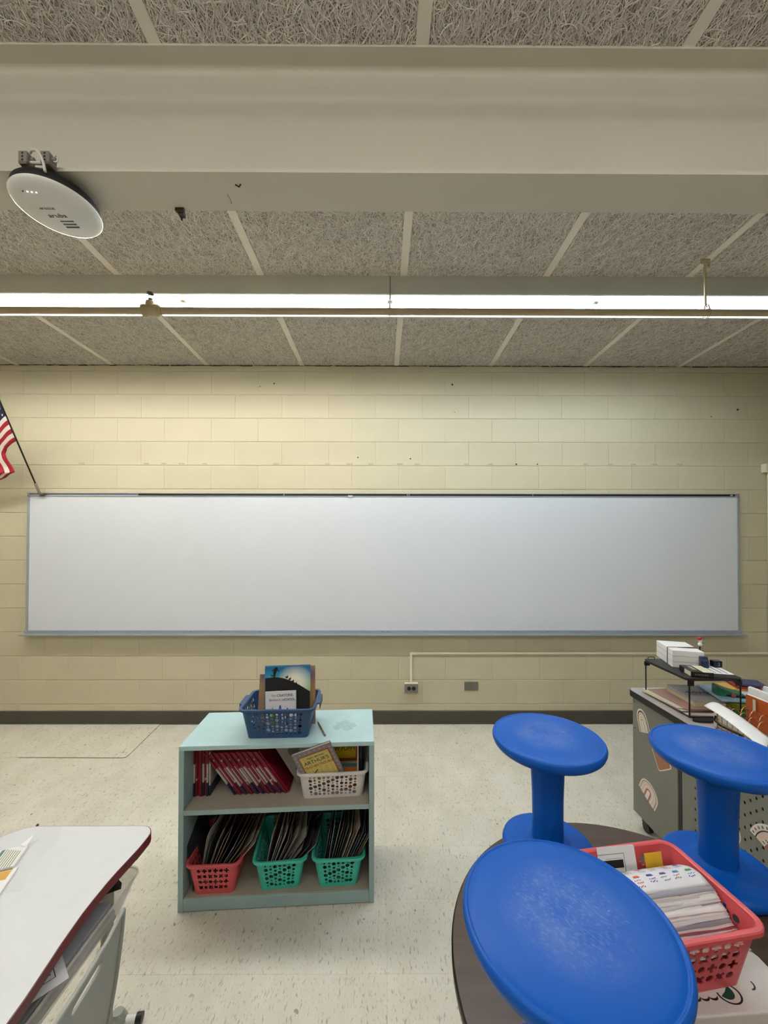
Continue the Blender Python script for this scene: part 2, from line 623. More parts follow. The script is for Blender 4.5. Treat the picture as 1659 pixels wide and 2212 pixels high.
MB().tube([(-.462, -2.1, zb - .0005), (-.452, -2.092, zb - .001), (-.444, -2.101, zb - .0005)], 0.0022, 6).build('paint_chip', M_NAIL, bo)
MB().tube([(-.50, -2.03, zb), (-.497, -2.045, zb), (-.50, -2.065, zb)], 0.0008, 5).build('paint_crack', M_NAIL, bo)

# ------------------------------------------------------------------ fluorescent lights
def tube_mat(name, col, power):
    m = bpy.data.materials.new(name)
    m.use_nodes = True
    b = m.node_tree.nodes['Principled BSDF']
    b.inputs['Base Color'].default_value = (.9, .9, .9, 1)
    b.inputs['Emission Color'].default_value = col + (1,)
    b.inputs['Emission Strength'].default_value = power
    return m


M_TUBE_W, M_TUBE_C = tube_mat('warm_tube', LAMP_WARM, LAMP_POWER), tube_mat('cool_tube', LAMP_COOL, COOL_POWER)
M_FIXT = mat('fixture_enamel', 'BDBDB6', 0.5, vary=0.03, vscale=3)
M_REFL = mat('fixture_reflector', 'F2F2EC', 0.35)
M_SOCK = mat('lamp_socket', 'D8DACB', 0.5)


def strip_light(x0, x1, tube, label):
    t = thing('fluorescent_light', label, 'ceiling light', ((x0 + x1) / 2, -1.005, 2.958), group='row of strip lights by the board')
    w, hd = (x1 - x0) / 2 - 0.0015, 0.1155
    mb = MB()
    for s in (-1, 1):                                            # side skirts, with a small turned-in lip
        mb.box(-w, w, s * hd - 0.001, s * hd + 0.001, 0, 0.1055)
        mb.box(-w, w, min(s * hd, s * (hd - .010)), max(s * hd, s * (hd - .010)), 0, 0.0015)
        mb.box(-w, w, min(s * (hd - .010), s * (hd - .011)), max(s * (hd - .010), s * (hd - .011)), 0, 0.006)
    for s in (-1, 1):
        mb.box(s * w - 0.001 * (1 + s), s * w + 0.001 * (1 - s), -hd, hd, 0.004, 0.1055)
    mb.build('housing', M_FIXT, t)
    mb = MB()
    pr = [(-hd + .012, .004), (-.085, .040), (-.018, .052), (-.018, .020), (.018, .020), (.018, .052), (.085, .040), (hd - .012, .004)]
    vs = [(x, y, z) for x in (-w, w) for y, z in pr]
    mb.add(vs, [(i, i + 1, 9 + i, 8 + i) for i in range(7)])
    mb.build('reflector', M_REFL, t)
    L = (x1 - x0) / 2
    for k in (-1, 1):
        for y in (-.052, .052):
            c = k * L / 2
            MB().tube([(c - L / 2 + .020, y, 0.006), (c + L / 2 - .020, y, 0.006)], 0.0165, 14).build('fluorescent_tube', tube, t)
        for e in (-1, 1):
            c = k * L / 2 + e * (L / 2 - .0085)
            mb = MB()
            for y in (-.052, .052):
                mb.box(c - .0075, c + .0075, y - .014, y + .014, -0.008, 0.045)
            mb.box(c - .006, c + .006, -.066, .066, 0.030, 0.048)
            bev(mb.build('lamp_socket', M_SOCK, t), .002, 1)
    for e in (-.5, .5):
        MB().tube([(e * 2 * L * .5 + .02, -hd + .004, -.001), (e * 2 * L * .5 - .01, -.05, -.012), (e * 2 * L * .5 - .02, .0, .0)], 0.0012, 5).build('lamp_catch', M_SOCK, t)
    return t


strip_light(-2.374, 0.0425, M_TUBE_W, 'long strip light with warm white tubes, left of the joint in the row')
strip_light(0.0435, 2.46, M_TUBE_C, 'long strip light with cool bluish tubes, right of the joint in the row')
strip_light(-3.59, -2.375, M_TUBE_W, 'strip light at the far left end of the row, mostly out of the frame')

M_TUBE_R = tube_mat('rear_tube', (1.0, 0.985, 0.95), REAR_POWER)
for i, y in enumerate((-3.55, -6.2)):                             # the rows of open strip lights further back in the room
    t = thing('fluorescent_light', ('open strip light across the room just behind the camera', 'open strip light at the back of the room')[i], 'ceiling light', (-.4, y, 2.93))
    bev(MB().box(-2.8, 2.8, -.06, .06, .03, .13).build('housing', M_FIXT, t), .004, 1)
    for dy in (-.035, .035):
        for x in (-2.1, -.7, .7, 2.1):
            MB().tube([(x - .66, dy, 0), (x + .66, dy, 0)], .0165, 12).build('fluorescent_tube', M_TUBE_R, t)

# ------------------------------------------------------------------ sprinkler pipe and hanger
M_PIPE = mat('painted_pipe', 'B6A787', 0.5, vary=0.05)
t = thing('sprinkler_pipe', 'beige painted fire sprinkler pipe running along under the strip lights', 'pipe', (0, -1.256, 2.776))
MB().tube([(X0 + .005, 0, 0), (X1 - .005, 0, 0)], 0.0175, 16).build('pipe', M_PIPE, t)
mb = MB()
mb.tube([(-1.278, 0, 0), (-1.273, 0, 0), (-1.255, 0, 0), (-1.250, 0, 0), (-1.212, 0, 0), (-1.207, 0, 0), (-1.190, 0, 0), (-1.186, 0, 0)], [.023, .031, .031, .027, .027, .030, .030, .023], 18)
mb.tube([(-1.186, 0, 0), (-1.172, 0, 0)], .024, 16)
mb.tube([(-1.235, 0, 0), (-1.235, 0, .040), (-1.235, 0, .048), (-1.235, 0, .052)], [.024, .024, .021, .015], 14)
mb.build('tee_fitting', M_PIPE, t)
mb = MB()
mb.tube([(-1.235, 0, .050), (-1.235, 0, .062), (-1.235, 0, .066)], [.011, .011, .008], 8)
for s in (-1, 1):
    mb.tube([(-1.235 + s * .010, 0, .064), (-1.235 + s * .0105, 0, .082), (-1.235 + s * .004, 0, .092)], .0022, 6)
mb.tube([(-1.235, 0, .066), (-1.235, 0, .092)], .0016, 6)
mb.tube([(-1.235, 0, .0915), (-1.235, 0, .0945)], .0175, 14)
mb.build('sprinkler_head', mat('bronze', '3A322A', 0.4, 0.6), t)

t = thing('pipe_hanger', 'thin pipe hanger rod with a ring clamp holding the beige pipe on the right', 'pipe hanger', (1.737, -1.256, 2.771))
MB().tube([(-.008, 0, .052), (-.010, 0, .286)], .0055, 8).build('rod', M_PIPE, t)
mb = MB()
ring = [(0, .0225 * cos(a), .0225 * sin(a)) for a in [2 * pi * i / 18 for i in range(18)]]
for dx in (-.004, .004):
    mb.tube([(dx, y, z) for _, y, z in ring], .0024, 6, closed=True)
mb.tube([(-.012, 0, .018), (-.014, 0, .035), (-.008, 0, .050), (-.002, 0, .035), (0.008, 0, .050), (.012, 0, .036), (.013, 0, .018)], .0035, 6)
mb.tube([(-.002, 0, .046), (-.008, 0, .060)], .0035, 6)
mb.build('ring_clamp', M_PIPE, t)
mb = MB()
mb.box(-.026, .012, -.010, .010, .279, .2895)
mb.tube([(.004, 0, .283), (.012, 0, .268), (.012, 0, .255)], .006, 8)
mb.tube([(-.028, .003, .285), (-.020, .003, .270)], .003, 6)
mb.build('beam_clip', M_PIPE, t)

# ------------------------------------------------------------------ wireless access point under the beam
t = thing('wireless_access_point', 'round white wireless access point with black back hanging under the beam, left', 'access point', (-1.036, -2.074, 2.600))
RA = 0.117
prof = [(0.0, -.0075), (.03, -.0074), (.06, -.0066), (.085, -.0045), (.102, -.001), (.112, .0035), (RA - .001, .0075), (RA, .010), (RA - .001, .0125)]
MB().lathe(prof, 56, cap0=False, cap1=True).build('cover', mat('gloss_white', 'E3E3E0', 0.12, vary=0.03, coat=0.3), t)
MB().lathe([(RA - .003, .0126), (.114, .020), (.112, .034), (.104, .044), (.08, .050), (.03, .052)], 48, cap0=True, cap1=True).build('back_shell', mat('matt_black', '0B0B0C', 0.6), t)
mb = MB()
mb.box(-.055, .055, -.030, .060, .050, .0595)
mb.build('mounting_plate', M_BLACK, t)
M_CLAMP = mat('clamp_grey', '918C82', 0.5, 0.4)
for x in (-.022, .043):
    mb = MB()
    mb.box(x - .014, x + .012, -.098, -.052, .060, .064)
    mb.box(x - .014, x + .012, -.098, -.068, .064, .098)
    c = mb.build('clamp', M_CLAMP, t)
    bev(c, .002, 1)
    mb = MB()
    mb.M = Matrix.Rotation(pi / 2, 4, 'X')
    for z in (.070, .080, .090):
        mb.add([(x + p[0], p[1], .0983) for p in disc(0, z, .0034, 10)], [tuple(range(10))])
    mb.build('screw_hole', M_INK, c)
    MB().tube([(x + .012, -.083, .084), (x + .022, -.083, .084)], .006, 8).build('bolt', M_CLAMP, c)
MB().tube([(-.008, -.09, .098), (.004, -.096, .101), (.022, -.102, .094), (.040, -.108, .073), (.050, -.110, .050), (.055, -.109, .024)], .0038, 8).build('cable', mat('white_cable', 'D8D6CE', 0.4), t)
MB().tube([(.056, -.083, .088), (.066, -.086, .096), (.073, -.086, .088), (.068, -.085, .076), (.058, -.084, .078)], .0022, 6).build('spare_cable', mat('white_cable', 'D8D6CE', 0.4), t)
MB().tube([(-.01, -.084, .074), (.032, -.084, .072)], .0045, 8).build('cable_run', mat('white_cable', 'D8D6CE', 0.4), t)
for i, x in enumerate((-.018, -.006, .006, .018)):
    MB().tube([(x - .02, -.078 + i * .0015, -.0065), (x - .02, -.078 + i * .0015, -.0042)], .0017, 8).build('indicator_light', M_INK if i == 0 else mat('led_white', 'FFFFFF', 0.3, emit=(1, 1, 1), estr=3.0), t)
M_PRINT = mat('grey_lettering', '4E4E50', 0.6)
fx = (pi, 0, pi)
text('aruba', .021, M_PRINT, t, (-.006, .006, -.0080), (pi, 0, 0), sx=1.25, thick=.0004)
text('AP-515-US', .0105, M_PRINT, t, (-.016, -.020, -.0079), (pi, 0, 0), thick=.0003)
for i, y in enumerate((.028, .040, .052)):
    mb = MB()
    for q in range(7):
        mb.box(-.014 + .0062 * q, -.009 + .0062 * q, y - .0026, y + .0026, -.0078, -.0062)
    mb.build('small_print', M_PRINT, t)
tag(MB().box(-.690, -.672, -2.008, -1.988, zb - .014, zb + .0).box(-.695, -.666, -2.016, -2.006, zb - .010, zb + .004)
    .tube([(-.684, -1.993, zb - .012), (-.684, -1.993, zb - .024)], .003, 6).build('beam_clip', mat('dark_clip', '4C463C', 0.5, 0.4)),
    'small dark metal clip on the back edge of the beam', 'clip')

# ------------------------------------------------------------------ whiteboard
t = thing('whiteboard', 'very wide blank whiteboard in an aluminium frame on the block wall', 'whiteboard', (0.02, 0, 0))
BX0, BX1, BZ0, BZ1 = -3.034, 3.034, 0.760, 1.9625
M_BOARD = mat('dry_erase', 'D4D8DE', 0.30, vary=0.012, vscale=0.9, spec=0.45)
MB().box(BX0 + .015, BX1 - .015, -.014, -.002, BZ0 + .03, BZ1 - .022).build('writing_surface', M_BOARD, t)
for s, x0, x1 in ((0, BX0, BX0 + .019), (1, BX1 - .019, BX1)):
    bev(MB().box(x0, x1, -.020, -.001, BZ0 + .006, BZ1).build('frame_side', M_ALU, t), .002, 2)
mb = MB()
mb.box(BX0, BX1, -.020, -.001, BZ1 - .006, BZ1)
mb.box(BX0, BX1, -.020, -.001, BZ1 - .030, BZ1 - .0235)
mb.box(BX0, BX1, -.010, -.001, BZ1 - .0235, BZ1 - .006)
mb.build('top_rail', M_ALU, t)
MB().box(-2.093, 2.995, -.0205, -.010, BZ1 - .0232, BZ1 - .0062).build('display_rail_insert', mat('black_cork_strip', '1A1917', 0.8, vary=0.3, vscale=90, bump=0.4), t)
mb = MB()
pr = [(-.001, BZ0), (-.072, BZ0 + .001), (-.078, BZ0 + .006), (-.078, BZ0 + .012), (-.072, BZ0 + .012), (-.066, BZ0 + .007), (-.022, BZ0 + .010), (-.021, BZ0 + .036), (-.001, BZ0 + .036)]
vs = [(x, y, z) for x in (BX0 - .010, BX1 + .010) for y, z in pr]
n = len(pr)
mb.add(vs, [(i, (i + 1) % n, n + (i + 1) % n, n + i)[::-1] for i in range(n)] + [tuple(range(n)), tuple(range(n, 2 * n))[::-1]])
tray = mb.build('marker_tray', M_ALU, t)
for px in (-2.78, -2.43, -1.98, -1.64, -1.39, -1.05, -.71, -.36, -.02, .03, .36, .71, 1.05, 1.39, 1.73, 2.05, 2.36, 2.72):
    mb = MB()
    mb.M = Matrix.Translation((px, -.0212, BZ0 + .025)) @ Matrix.Rotation(pi / 2, 4, 'X')
    mb.lathe([(.0045, 0), (.0035, .0015), (.001, .002)], 8, cap0=False)
    mb.build('screw', M_STEEL, tray)
mb = MB()
mb.add([(-.315, -.0216, BZ1 - .020), (-.270, -.0216, BZ1 - .020), (-.282, -.030, BZ1 - .032), (-.300, -.032, BZ1 - .033)], [(0, 3, 2, 1), (0, 1, 2, 3)])
mb.build('torn_paper_scrap', M_PAPER, t)
for x in (-.86, .19, .205, 1.26):
    MB().box(x, x + .006, -.0212, -.0208, BZ1 - .02, BZ1 - .008).build('rail_clip', M_ALU, t)
MB().box(2.955, 2.975, -.0212, -.0205, BZ1 - .018, BZ1 - .011).build('rail_label', M_PAPER, t)

# ------------------------------------------------------------------ flag
P0, P1 = Vector((-2.884, -.046, 1.950)), Vector((-2.850, -.425, 2.588))
pd = (P1 - P0).normalized()
t = thing('flag', 'flag with red and white stripes and stars on a dark pole above the whiteboard', 'flag', P0)
L = (P1 - P0).length
MB().tube([pd * .02, pd * 1.30], .0058, 10).build('pole', mat('dark_pole', '17140F', 0.4), t)
mb = MB()
mb.tube([pd * -.008, pd * .095, pd * .0951], [.0095, .0095, .007], 10)
mb.box(-.022, .030, -.004, .046, -.006, .008)
mb.box(-.022, .030, .02, .026, -.02, .008)
bev(mb.build('pole_socket', mat('dull_bracket', '8C8777', 0.45, 0.5), t), .001, 1)
NR, NC = 26, 48
h0 = .605 * L
FH, FWD = 0.41, 0.61
vs = []


def cloth(a, f):
    """a along the hoist from the lower corner, f along the fly: the cloth leaves the pole sideways, folds, and hangs."""
    k = min(1, max(0, (f * FWD - .06) / .14))
    p = pd * h0 + (pd * (1 - k) + Vector((-.93, -.15, -.05)) * k) * (a * FH)
    s = f * FWD
    segs = ((.100 + .012 * sin(a * 5), (-.80, .02, -.55)), (.055, (-.60, .45, -.65)), (.150, (.22, .30, -.93)), (1, (-.90, .30, -.30)))
    q = p.copy()
    for ln, dr in segs:
        st = min(max(s, 0), ln)
        q = q + Vector(dr).normalized() * st
        s -= ln
        if s <= 0:
            break
    s = f * FWD
    return q + Vector((0, -.006 * sin(s * 40 + a * 3), 0))


for i in range(NR + 1):
    for j in range(NC + 1):
        vs.append(cloth(i / NR, j / NC))
mb = MB()
fs, ms = [], []
for i in range(NR):
    st = i // 2
    for j in range(NC):
        a = i * (NC + 1) + j
        fs.append((a, a + 1, a + NC + 2, a + NC + 1))
        canton = st >= 6 and j < NC * .4
        ms.append(2 if canton else (0 if st % 2 == 0 else 1))
mb.add(vs, fs, 0, True)
mb.m = ms
cl = mb.build('cloth', [mat('flag_red', 'A3142A', 0.75, bump=.2, bscale=400), mat('flag_white', 'E6DDD2', 0.75, bump=.2, bscale=400), mat('flag_blue', '15193A', 0.75)], t)
md = cl.modifiers.new('thickness', 'SOLIDIFY')
md.thickness = .0008
mb = MB()
for r_ in range(9):
    for c_ in range(6 if r_ % 2 == 0 else 5):
        a, f = (6.25 + 6.6 * (r_ + .5) / 9) / 13, .4 * ((c_ + .5 + (0 if r_ % 2 == 0 else .5)) / 6)
        o0 = cloth(a, f)
        ua = (cloth(a + .01, f) - o0).normalized()
        uf = (cloth(a, f + .01) - o0).normalized()
        nn = uf.cross(ua).normalized()
        for sg in (1.6, -1.6):
            pts = []
            for k in range(10):
                rr = .0105 if k % 2 == 0 else .0042
                an = pi / 2 + k * pi / 5
                pts.append(o0 + ua * rr * sin(an) + uf * rr * cos(an) + nn * .001 * sg)
            mb.add(pts, [tuple(range(10))])
mb.build('star', M_PAPER, cl)['kind'] = 'stuff'

# ------------------------------------------------------------------ electrical bits on the wall
M_RACE = mat('painted_raceway', 'E0D9C2', 0.5, vary=0.03)
M_PLATE = mat('plate_grey', '84807C', 0.4, 0.3)
t = thing('cable_raceway', 'thin cream surface raceway running right under the whiteboard and down to the outlet', 'cable raceway', (0.2445, 0, 0))
bev(MB().box(-.0095, .0095, -.013, 0, .356, .590).build('vertical_run', M_RACE, t), .002, 2)
bev(MB().box(.010, X1 - .25, -.013, 0, .592, .609).build('horizontal_run', M_RACE, t), .002, 2)
bev(MB().box(-.011, .045, -.015, 0, .5895, .6105).box(-.011, .011, -.015, 0, .560, .5895).build('elbow', M_RACE, t), .002, 2)
t = thing('outlet_box', 'grey surface outlet box with two black sockets, below the whiteboard', 'outlet', (0.2455, 0, .3155))
bev(MB().box(-.0585, .0585, -.042, 0, -.039, .039).build('box_body', M_RACE, t), .003, 2)
bev(MB().box(-.0575, .0575, -.044, -.0425, -.038, .038).build('cover_plate', M_PLATE, t), .001, 1)
for s in (-1, 1):
    k = MB().flat(disc(s * .0195, 0, .0165, 18), -.0465, -.0441).build('socket', M_BLACK, t)
    mb = MB()
    for dx in (-.005, .005):
        mb.box(s * .0195 + dx - .001, s * .0195 + dx + .001, -.0468, -.0466, -.001, .007)
    mb.build('slot', mat('slot_grey', '3A3A3A', .6), k)
MB().flat(disc(0, 0, .003, 8), -.0455, -.0441).build('screw', M_STEEL, t)
t = thing('blank_wall_plate', 'grey double blank wall plate right of the outlet box', 'wall plate', (0.7595, 0, .3195))
for s in (-1, 1):
    bev(MB().box(-.058 if s < 0 else .001, -.001 if s < 0 else .058, -.007, 0, -.036, .036).build('plate', mat('brushed_plate', '7F7C77', 0.38, 0.6, vary=.08, stretch=(2, 1, 60)), t), .002, 2)
    MB().flat(disc(s * .029, .001, .0035, 10), -.0085, -.0071).build('screw', M_INK if s < 0 else M_STEEL, t)
t = thing('junction_box', 'cream thermostat box with conduit below, at the right edge of the front wall', 'junction box', (3.300, 0, 2.181))
bev(MB().box(-.040, .075, -.046, 0, -.036, .036).build('box_body', M_RACE, t), .003, 2)
bev(MB().box(-.012, .072, -.050, -.0465, -.034, .034).build('cover', mat('dark_cover', '5A4E42', .5), t), .001, 1)
MB().box(.012, .060, -.0525, -.0505, -.014, .012).build('opening', M_BLACK, t)
MB().tube([(.012, -.012, -.036), (.012, -.012, -1.575)], .0105, 10).build('conduit', M_RACE, t)

# ------------------------------------------------------------------ bookshelf
SO, SY = Vector((-0.8526, -1.6661, 0)), R(2.971)
SM = Matrix.Translation(SO) @ Matrix.Rotation(SY, 4, 'Z')


def sh(x, y, z):
    return SM @ Vector((x, y, z))


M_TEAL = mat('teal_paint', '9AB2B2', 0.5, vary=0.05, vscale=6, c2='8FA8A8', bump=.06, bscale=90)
M_TEALTOP = mat('teal_paint_lit', 'AFCBCD', 0.45, vary=0.05, vscale=9, c2='A5C2C5', bump=.06, bscale=90)  # paler than the sides: the light falling on the top is painted in
M_SHELF = mat('shelf_grey', 'A79D8D', 0.55, vary=0.05)
M_DARK = mat('dark_back_panel', '4A433A', 0.7)
t = thing('bookshelf', 'low teal painted two-shelf bookcase holding baskets of books, in the middle of the floor', 'bookcase', SO, SY)
SWD, SD, SH = 0.82, 0.322, 0.690
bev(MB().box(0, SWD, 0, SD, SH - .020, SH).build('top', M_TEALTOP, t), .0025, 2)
for x0 in (0, SWD - .022):
    bev(MB().box(x0, x0 + .022, .0005, SD - .002, 0.0, SH - .0205).build('side_panel', M_TEAL, t), .002, 2)
bev(MB().box(.0225, SWD - .0225, .001, SD - .008, .402, .422).build('shelf', M_SHELF, t), .0015, 1)
bev(MB().box(.0225, SWD - .0225, -.0005, .001, .402, .422).build('shelf_edge', M_TEAL, t), .0003, 1)
bev(MB().box(.0225, SWD - .0225, .008, SD - .008, .034, .054).build('bottom_shelf', M_SHELF, t), .0015, 1)
bev(MB().box(.0225, SWD - .0225, .0005, .0078, .004, .054).build('kick_plate', M_TEAL, t), .0015, 1)
MB().box(.0225, SWD - .0225, SD - .008, SD - .002, .004, SH - .0205).build('back_panel', M_DARK, t)
# worn blotch of paint on the top
mb = MB()
for q, (cx, cy, r) in enumerate(((.655, .135, .022), (.69, .165, .030), (.70, .12, .018), (.72, .15, .02), (.66, .17, .012))):
    mb.prism([(cx + r * (1 + .3 * sin(a * 3 + cx * 40)) * cos(a) * 1.2, cy + r * (1 + .25 * cos(a * 4)) * sin(a)) for a in [2 * pi * i / 22 for i in range(22)]], SH + .0001, SH + .0002 + .00012 * q)
mb.build('paint_blotch', mat('worn_teal', 'A3C0C2', 0.75, vary=.06, vscale=90), t)

# ------------------------------------------------------------------ baskets
def basket(name, label, m, loc, rz, wt, dt, wb, db, h, nx, ny, nr, style, group=None, handles=False, lift=0.0):
    """Tapered plastic basket with real perforations; nx / ny hole columns on the long and short faces, nr rows."""
    t = thing(name, label, 'basket', loc, rz, group)
    th, rb, rt_ = .0022, .018, .026
    mb = MB()

    def face(k):
        """k = 0 front, 1 right, 2 back, 3 left: returns S(u, v)."""
        n0 = ((0, -1), (1, 0), (0, 1), (-1, 0))[k]
        ax = ((1, 0), (0, 1), (-1, 0), (0, -1))[k]

        def S(u, v):
            W, D, r = wb + (wt - wb) * v, db + (dt - db) * v, rb + (rt_ - rb) * v
            half = (W if k % 2 == 0 else D) / 2 - r
            off = (D if k % 2 == 0 else W) / 2
            x = (2 * u - 1) * half
            return Vector((ax[0] * x + n0[0] * off, ax[1] * x + n0[1] * off, v * h)), Vector((-n0[0], -n0[1], 0))
        return S
    for k in range(4):
        n = nx if k % 2 == 0 else ny
        us = [.05 + .90 * i / n for i in range(n + 1)]
        v0, v1 = (.10, .88) if style == 'dots' else (.13, .88)
        cw = .90 * ((wb + wt) / 2 - .04 if k % 2 == 0 else (db + dt) / 2 - .04) / n
        perf(mb, face(k), [0, .05], [0, 1], {}, th)
        perf(mb, face(k), [.95, 1], [0, 1], {}, th)
        for i in range(n):
            if style == 'dots':
                dia = [(.40, .62, .86)[(2 * i + j + (j + i) // 3) % 3] for j in range(nr)]
                gap = .16
                sc = (v1 - v0) / (sum(dia) + gap * nr)
                vs = [0, v0]
                for q in dia:
                    vs.append(vs[-1] + (q + gap) * sc)
                vs[-1] = v1
                vs.append(1)
                holes = {(0, j + 1): ((lambda a, q=min(dia[j] * sc * h, dia[j] * cw * 1.02) / 2: q), 12) for j in range(nr)}
            else:
                vs = [0, v0] + [v0 + (v1 - v0) * (j + 1) / nr for j in range(nr)] + [1]
                base = min(cw, (v1 - v0) * h / nr) / 2
                holes = {}
                for j in range(nr):
                    if (i + j) % 2 == 0:
                        L_, aw = base * .96, base * .34

                        def cross(a, L_=L_, aw=aw, o=(0 if j % 2 else pi / 4)):
                            p = ((a + o + pi / 4) % (pi / 2)) - pi / 4
                            return min(L_ / cos(p), aw / max(abs(sin(p)), 1e-4))
                        holes[(0, j + 1)] = (cross, 24)
                    else:
                        holes[(0, j + 1)] = ((lambda a, q=base * .70: q), 12)
            perf(mb, face(k), [us[i], us[i + 1]], vs, holes, th)
    # corners
    N = 5
    for k, (sx, sy) in enumerate(((1, 1), (-1, 1), (-1, -1), (1, -1))):
        for lay in (0, 1):
            vs = []
            for v in (0, .5, 1):
                W, D, r = wb + (wt - wb) * v, db + (dt - db) * v, rb + (rt_ - rb) * v
                for i in range(N + 1):
                    a = (k + i / N) * pi / 2
                    q = r - lay * th
                    vs.append((sx * (W / 2 - r) + q * cos(a), sy * (D / 2 - r) + q * sin(a), v * h))
            fs = [(j * (N + 1) + i, j * (N + 1) + i + 1, (j + 1) * (N + 1) + i + 1, (j + 1) * (N + 1) + i) for j in range(2) for i in range(N)]
            mb.add(vs, fs if lay == 0 else [f[::-1] for f in fs], 0, True)
    mb.prism(rrect(wb, db, rb, 5), 0, .003)
    mb.build('basket_body', m, t)
    # rim: rolled lip swept round the top
    mb = MB()
    path = rrect(wt, dt, rt_, 6)
    sec = [(0, -.002), (.004, -.001), (.0085, .001), (.0095, -.006), (.0105, -.006), (.0105, .002), (.008, .004), (.001, .004), (-.0025, .002), (-.0025, -.002)]
    vs, n = [], len(path)
    for i, p in enumerate(path):
        a, b = Vector(path[(i + 1) % n]) - Vector(path[i - 1]), None
        a.normalize()
        nx_, ny_ = a.y, -a.x
        dip = 0.0
        if lift:
            dip = lift if (p[0] > wt * .18) else 0.0
        vs += [(p[0] + nx_ * q[0], p[1] + ny_ * q[0], h + q[1] - dip) for q in sec]
    K = len(sec)
    mb.add(vs, [(i * K + j, i * K + (j + 1) % K, ((i + 1) % n) * K + (j + 1) % K, ((i + 1) % n) * K + j)[::-1] for i in range(n) for j in range(K)], 0, False)
    mb.build('rim', m, t)
    if handles:
        for s in (-1, 1):
            mb = MB()
            poly = rrect(.024, .105, .009, 4, cx=s * (wt / 2 + .012))
            mb.prism(poly, h - .002, h + .003)
            mb.box(min(s * (wt / 2 + .020), s * (wt / 2 + .0235)), max(s * (wt / 2 + .020), s * (wt / 2 + .0235)), -.045, .045, h - .026, h)
            mb.build('handle', m, t)
    return t


M_BLUEB = mat('blue_basket_plastic', '2C4C74', 0.4, vary=0.04)
M_WHITEB = mat('white_basket_plastic', 'D9D3CF', 0.4, vary=0.03)
M_CORAL = mat('coral_basket_plastic', 'D4555A', 0.4, vary=0.05)
M_AQUA = mat('aqua_basket_plastic', '3FBFA9', 0.4, vary=0.05)
basket('basket', 'blue perforated basket of picture books on top of the bookcase', M_BLUEB, sh(.400, .137, .690), SY + R(-1), .312, .222, .262, .175, .132, 11, 7, 7, 'dots', handles=True)
basket('basket', 'white perforated basket of storybooks on the upper shelf of the bookcase', M_WHITEB, sh(.637, .140, .4225), SY + R(1.5), .296, .215, .262, .175, .118, 11, 7, 6, 'dots')
basket('basket', 'coral basket of magazines on the bottom shelf, leftmost of three', M_CORAL, sh(.140, .140, .0545), SY, .212, .275, .165, .235, .137, 6, 8, 4, 'cross')
basket('basket', 'aqua basket of magazines in the middle of the bottom shelf', M_AQUA, sh(.408, .148, .0545), SY + R(4), .212, .275, .165, .235, .135, 7, 9, 6, 'dots', group=None, lift=.006)
basket('basket', 'aqua basket of magazines at the right end of the bottom shelf', M_AQUA, sh(.662, .148, .0545), SY + R(2), .212, .275, .165, .235, .135, 7, 9, 6, 'dots', group=None, lift=.006)


# ------------------------------------------------------------------ books
def slab_book(name, label, w, h, th, cover, loc, rot, group=None, pages=True, cat='book', spine=None):
    """Book standing in xz with its front cover at y = 0 facing -y; spine at x = 0; thickness along +y."""
    t = thing(name, label, cat, loc, 0, group, rot)
    mb = MB()
    mb.box(0, w, 0, .0012, 0, h)
    mb.box(0, w, th - .0012, th, 0, h)
    mb.box(-.001, .0008, 0, th, 0, h, 1 if spine else 0)
    mb.build('cover', [cover, spine] if spine else cover, t)
    if pages:
        MB().box(.001, w - .003, .0014, th - .0014, .003, h - .003).build('pages', mat('page_block', 'D8D0BE', 0.8, vary=.06, vscale=300, stretch=(.02, 12, .02)), t)
    return t


def E_(tilt_x=0, tilt_y=0, rz=0):
    return (R(tilt_x), R(tilt_y), SY + R(rz))


def art_sky():
    m = bpy.data.materials.new('printed_sky')
    m.use_nodes = True
    nt = m.node_tree
    L = nt.links.new
    b = nt.nodes['Principled BSDF']
    b.inputs['Roughness'].default_value = 0.25
    tc = nt.nodes.new('ShaderNodeTexCoord')
    sp = nt.nodes.new('ShaderNodeSeparateXYZ')
    L(tc.outputs['Object'], sp.inputs[0])
    rz = nt.nodes.new('ShaderNodeMapRange')
    rz.inputs['From Min'].default_value, rz.inputs['From Max'].default_value = .12, .275
    L(sp.outputs['Z'], rz.inputs['Value'])
    rp = nt.nodes.new('ShaderNodeValToRGB')
    e = rp.color_ramp.elements
    e[0].color, e[1].color = lin('8FA83A'), lin('1D6FA8')
    x = rp.color_ramp.elements.new(.45)
    x.color = lin('7FB98A')
    x = rp.color_ramp.elements.new(.75)
    x.color = lin('2F9BB8')
    L(rz.outputs[0], rp.inputs['Fac'])
    vm = nt.nodes.new('ShaderNodeVectorMath')
    vm.operation = 'DISTANCE'
    vm.inputs[1].default_value = (.135, 0, .205)
    L(tc.outputs['Object'], vm.inputs[0])
    md = nt.nodes.new('ShaderNodeMapRange')
    md.inputs['From Min'].default_value, md.inputs['From Max'].default_value = .030, .085
    md.inputs['To Min'].default_value, md.inputs['To Max'].default_value = 1, 0
    L(vm.outputs['Value'], md.inputs['Value'])
    mx = nt.nodes.new('ShaderNodeMix')
    mx.data_type = 'RGBA'
    L(md.outputs[0], mx.inputs['Factor'])
    L(rp.outputs['Color'], mx.inputs[6])
    mx.inputs[7].default_value = lin('F6F4E0')
    L(mx.outputs[2], b.inputs['Base Color'])
    return m


